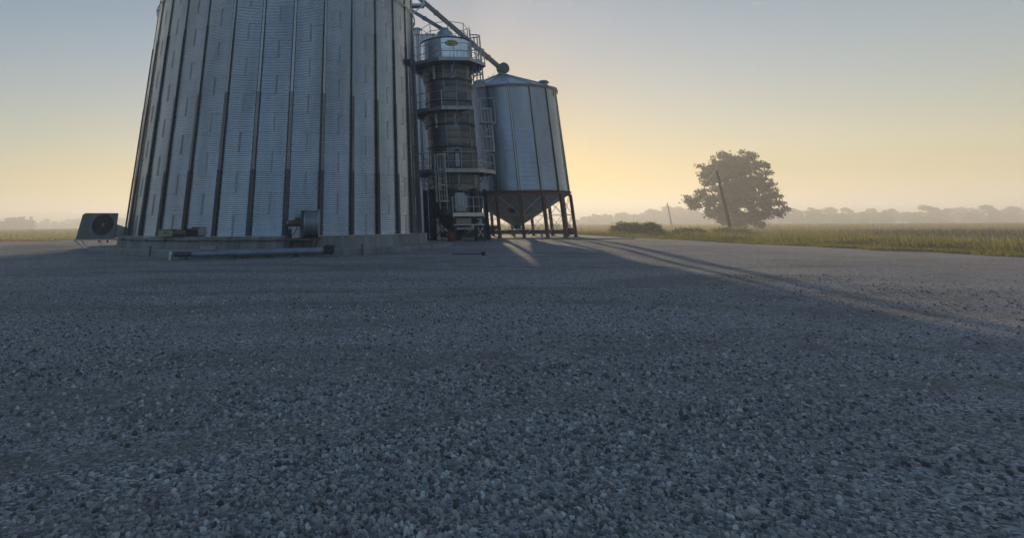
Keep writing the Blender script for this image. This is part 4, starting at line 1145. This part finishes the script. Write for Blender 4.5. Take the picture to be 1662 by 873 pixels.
def blades(name, xy, h, mat, label, cat, w=0.012, lean=0.35, mats=None):
    n = len(xy); z = G(xy[:,0], xy[:,1])-0.03
    a = rng.random(n)*2*PI; la = rng.random(n)*2*PI
    L = h*lean*rng.random(n)
    hw = np.stack([np.cos(a), np.sin(a), np.zeros(n)], 1)*(w*(0.6+0.8*rng.random(n)))[:, None]
    base = np.stack([xy[:,0], xy[:,1], z], 1)
    ld = np.stack([np.cos(la)*L, np.sin(la)*L, np.zeros(n)], 1)
    mid = base+ld*0.35+np.stack([np.zeros(n), np.zeros(n), h*0.6], 1)
    tip = base+ld+np.stack([np.zeros(n), np.zeros(n), h*(0.85+0.15*rng.random(n))], 1)
    V = np.stack([base-hw, base+hw, mid+hw*0.8, mid-hw*0.8, tip], 1).reshape(-1, 3)
    me = bpy.data.meshes.new(name)
    me.vertices.add(n*5); me.vertices.foreach_set('co', V.reshape(-1))
    i = np.arange(n)*5
    lp = np.stack([i, i+1, i+2, i+3, i+3, i+2, i+4], 1).reshape(-1).astype(np.int32)
    me.loops.add(n*7); me.loops.foreach_set('vertex_index', lp)
    st_ = np.stack([np.arange(n)*7, np.arange(n)*7+4], 1).reshape(-1).astype(np.int32); tot = np.tile([4, 3], n).astype(np.int32)
    me.polygons.add(n*2); me.polygons.foreach_set('loop_start', st_); me.polygons.foreach_set('loop_total', tot)
    at_ = me.attributes.new('tone', 'FLOAT', 'FACE'); at_.data.foreach_set('value', np.repeat(rng.random(n), 2).astype(np.float32))
    me.materials.append(mat); me.update(); me.validate()
    return tag(link(name, me), label, cat, None, 'stuff')
# short verge along the yard's right edge
n = 52000
y = 4+rng.random(n)**0.8*62; x = edge_x(y)+rng.gamma(1.6, 0.75, n)-0.45-1.1*(0.5+0.5*np.sin(y*1.3+2*np.sin(y*0.37)))*rng.random(n)**2
blades('verge_grass', np.stack([x, y], 1), 0.08+0.14*rng.random(n), M['grass'], 'short sunlit grass along the gravel edge beside the utility poles', 'grass', 0.012)
# tall weeds and grass behind it
n = 60000
y = 6+rng.random(n)*72; x = edge_x(np.minimum(y, 66))+1.6+rng.gamma(2.0, 2.6, n)
cl = 0.5+0.5*np.sin(x*0.9+np.sin(y*0.5)*2)*np.sin(y*0.7+1)
blades('tall_grass', np.stack([x, y], 1), (0.20+0.42*rng.random(n)+0.35*(rng.random(n) < 0.05))*(0.4+0.8*cl), M['grass'], 'tall roadside grass and weeds behind the short verge', 'grass', 0.016)
n = 46000
y = 60+rng.random(n)**1.5*110; x = 18+rng.random(n)*(y*1.35)
blades('meadow_grass', np.stack([x, y], 1), 0.35+0.5*rng.random(n), M['dry_grass'], 'golden dry meadow grass in the misty field', 'grass', 0.022)
n = 26000
x = -92+rng.random(n)*112; y = edge_y(x)+rng.gamma(1.5, 2.2, n)-0.3
blades('dry_grass', np.stack([x, y], 1), 0.10+0.32*rng.random(n)**2, M['dry_grass'], 'dry golden grass along the far edge of the gravel', 'grass', 0.02)
n = 60000
y = 76+rng.random(n)**1.3*200; x = -20-rng.random(n)*(y*0.95+10)
blades('standing_crop', np.stack([x, y], 1), 0.30+0.35*rng.random(n), M['crop_blades'], 'pale green standing crop in the misty field behind the spoked fan', 'crop', 0.05)
n = 50000
y = 70+rng.random(n)**1.4*260; x = 16+rng.random(n)*(y*1.3)
blades('field_grass', np.stack([x, y], 1), 0.30+0.35*rng.random(n), M['crop_blades'], 'pale golden green grass of the misty field beyond the poles', 'grass', 0.05)
# weeds sprouting by the footing
n = 900
a = rng.uniform(-0.9, 0.95, n); rr = 8.98+rng.gamma(1.2, 0.10, n); k = np.sin(a*23)+np.sin(a*57+1) > 0.5
blades('footing_weeds', np.stack([BC.x+rr*np.sin(a), BC.y-rr*np.cos(a)], 1)[k], (0.04+0.08*rng.random(n))[k], M['dry_grass'], 'thin brown weeds along the base of the footing', 'weeds', 0.006)

# far woodland, tree by tree
protos = []
for i in range(4):
    lob = []
    for j in range(9):
        lob.append(((random.uniform(-2.6,2.6), random.uniform(-2.6,2.6), random.uniform(1.3, 8.2)), (random.uniform(1.6,2.6),)*2+(random.uniform(1.5,2.4),)))
    P, Nn, T = crown_points(2200, lob, 0.4, 0.27)
    cm = quads_mesh('crown', P, 0.75*(0.6+0.8*rng.random(len(P))), Nn, T, M['leaf'])
    mb = MB(); mb.tube([(0,0,-1), (0,0,4), (0.2,0,7)], [0.35, 0.25, 0.1], 6)
    protos.append((cm, mb.mesh('trunk', M['bark'])))
def far_tree(px, D, hpx, label, group):
    b = at(px, 362, D); H = hpx*D/1015.0
    t = thing('tree', label, 'tree', (b.x, D, g(b.x, D)), random.uniform(0, 6.28), group)
    s = H/10.0; w = s*random.uniform(1.0, 1.45)
    t.scale = (w, w, s)
    cm, tm_ = random.choice(protos)
    link('crown', cm, t); link('trunk', tm_, t)
RL, RGp = 'misty grey tree in the woodland across the field behind the utility poles', 'trees of the misty woodland behind the poles'
for px in np.arange(935, 1150, 5.2):
    h = np.interp(px, [935, 970, 1000, 1040, 1058, 1075, 1092, 1110, 1150], [9, 17, 17, 17, 24, 22, 29, 24, 18])*random.uniform(0.85, 1.08)
    far_tree(px+random.uniform(-2,2), random.uniform(390, 450), h, RL, RGp)
for px in np.arange(1150, 1680, 9):
    far_tree(px+random.uniform(-3,3), random.uniform(330, 430), random.uniform(17, 27), RL, RGp)
LL, LG = 'faint misty tree in the far tree line beyond the green crop field', 'trees of the far tree line beyond the crop'
for px in np.arange(50, 235, 7):
    far_tree(px+random.uniform(-2,2), random.uniform(560, 640), random.uniform(10, 15)+ (2 if px > 110 else 0), LL, LG)
L2, LG2 = 'darker misty tree in the grove standing before the far tree line', 'trees of the grove beyond the crop'
for px, h in ((-6,13), (3,13), (9,12), (17,14), (24,17), (29,18), (36,13), (43,17), (48,17), (12,10), (33,11)):
    far_tree(px, random.uniform(390, 420), h+4, L2, LG2)

# ================================================================== LOOSE GRAVEL (geometry nodes)
hx = np.linspace(-11, 22, 150); hy = np.linspace(1.2, 17, 120)
host = sheet('loose_gravel', hx, hy, lambda x, y: G(x, y)+0.0, M['stone'], 'stuff', keep=lambda x, y: (x > -0.72*y-1.5) & (x < 1.3*y+1.5))
tag(host, 'loose grey gravel stones scattered over the yard', 'gravel')
me = host.data
co = np.empty(len(me.vertices)*3); me.vertices.foreach_get('co', co); co = co.reshape(-1, 3)
dn = me.attributes.new('dens', 'FLOAT', 'POINT')
dist = np.hypot(co[:,0], co[:,1])
pn = 0.5+0.25*np.sin(co[:,0]*0.7+1.1*np.sin(co[:,1]*0.45))+0.25*np.sin(co[:,1]*1.1+0.8*np.sin(co[:,0]*0.6+1))
dn.data.foreach_set('value', (np.clip(2600*np.exp(-np.maximum(dist-2.5, 0)/4.2), 12, 2400)*(0.30+0.85*sstep(0.2, 0.75, pn))*(1-0.82*lane_mask(co[:,0], co[:,1]))).astype(np.float32))
ng = bpy.data.node_groups.new('scatter_stones', 'GeometryNodeTree')
ng.interface.new_socket('Geometry', in_out='INPUT', socket_type='NodeSocketGeometry')
ng.interface.new_socket('Geometry', in_out='OUTPUT', socket_type='NodeSocketGeometry')
gi = ng.nodes.new('NodeGroupInput'); go = ng.nodes.new('NodeGroupOutput')
def gn(t, **kw):
    n = ng.nodes.new(t)
    for k, v in kw.items(): setattr(n, k, v)
    return n
L = ng.links.new
na = gn('GeometryNodeInputNamedAttribute', data_type='FLOAT'); na.inputs[0].default_value = 'dens'
dp = gn('GeometryNodeDistributePointsOnFaces'); L(gi.outputs[0], dp.inputs['Mesh']); L(na.outputs[0], dp.inputs['Density'])
parts = gn('GeometryNodeJoinGeometry')
for q in range(4):
    ic_ = gn('GeometryNodeMeshIcoSphere'); ic_.inputs['Radius'].default_value = 1.0; ic_.inputs['Subdivisions'].default_value = 2
    nz = gn('ShaderNodeTexNoise'); nz.inputs['Scale'].default_value = 0.9; nz.noise_dimensions = '4D'; nz.inputs['W'].default_value = 3.7*q+1; nz.inputs['Detail'].default_value = 1.0
    sb = gn('ShaderNodeVectorMath', operation='SUBTRACT'); sb.inputs[1].default_value = (0.5, 0.5, 0.5); L(nz.outputs['Color'], sb.inputs[0])
    sc_ = gn('ShaderNodeVectorMath', operation='SCALE'); sc_.inputs['Scale'].default_value = 1.9; L(sb.outputs[0], sc_.inputs[0])
    sp_ = gn('GeometryNodeSetPosition'); L(ic_.outputs['Mesh'], sp_.inputs['Geometry']); L(sc_.outputs[0], sp_.inputs['Offset'])
    smt = gn('GeometryNodeSetMaterial'); smt.inputs['Material'].default_value = M['stone']; L(sp_.outputs[0], smt.inputs[0])
    g2 = gn('GeometryNodeGeometryToInstance'); L(smt.outputs[0], g2.inputs[0]); L(g2.outputs[0], parts.inputs[0])
ip = gn('GeometryNodeInstanceOnPoints'); L(dp.outputs['Points'], ip.inputs['Points']); L(parts.outputs[0], ip.inputs['Instance'])
ip.inputs['Pick Instance'].default_value = True
rr_ = gn('FunctionNodeRandomValue', data_type='FLOAT_VECTOR'); rr_.inputs['Min'].default_value = (0,0,0); rr_.inputs['Max'].default_value = (6.28,6.28,6.28); rr_.inputs['Seed'].default_value = 3
L(rr_.outputs['Value'], ip.inputs['Rotation'])
rv = gn('FunctionNodeRandomValue', data_type='FLOAT'); rv.inputs[2].default_value = 0.0; rv.inputs[3].default_value = 1.0; rv.inputs['Seed'].default_value = 11
pw = gn('ShaderNodeMath', operation='POWER'); pw.inputs[1].default_value = 2.6; L(rv.outputs[1], pw.inputs[0])
mr = gn('ShaderNodeMath', operation='MULTIPLY_ADD'); mr.inputs[1].default_value = 0.017; mr.inputs[2].default_value = 0.0075; L(pw.outputs[0], mr.inputs[0])
cmb = gn('ShaderNodeCombineXYZ')
L(mr.outputs[0], cmb.inputs[0]); L(mr.outputs[0], cmb.inputs[1])
m7 = gn('ShaderNodeMath', operation='MULTIPLY'); m7.inputs[1].default_value = 0.72; L(mr.outputs[0], m7.inputs[0]); L(m7.outputs[0], cmb.inputs[2])
L(cmb.outputs[0], ip.inputs['Scale'])
rt = gn('FunctionNodeRandomValue', data_type='FLOAT'); rt.inputs[2].default_value = 0.0; rt.inputs[3].default_value = 1.0; rt.inputs['Seed'].default_value = 29
sa = gn('GeometryNodeStoreNamedAttribute', data_type='FLOAT', domain='INSTANCE'); sa.inputs['Name'].default_value = 'tone'
L(ip.outputs[0], sa.inputs['Geometry']); L(rt.outputs[1], sa.inputs['Value'])
L(sa.outputs[0], go.inputs[0])
mod = host.modifiers.new('scatter', 'NODES'); mod.node_group = ng

# ================================================================== HAZE
hz_ = MB(); hz_.box((-1080, -1080, -4.0), (1080, 1110, 26.0))
hazem = bpy.data.materials.new('haze'); hazem.use_nodes = True
hn = hazem.node_tree
for n_ in list(hn.nodes): hn.nodes.remove(n_)
hv = hn.nodes.new('ShaderNodeVolumePrincipled'); ho = hn.nodes.new('ShaderNodeOutputMaterial')
hv.inputs['Color'].default_value = (0.96, 0.97, 1.0, 1); hv.inputs['Density'].default_value = 0.0028; hv.inputs['Anisotropy'].default_value = 0.3
hn.links.new(hv.outputs[0], ho.inputs['Volume'])
tag(hz_.build('haze', hazem), 'pale morning mist lying over the fields', 'haze', None, 'stuff')
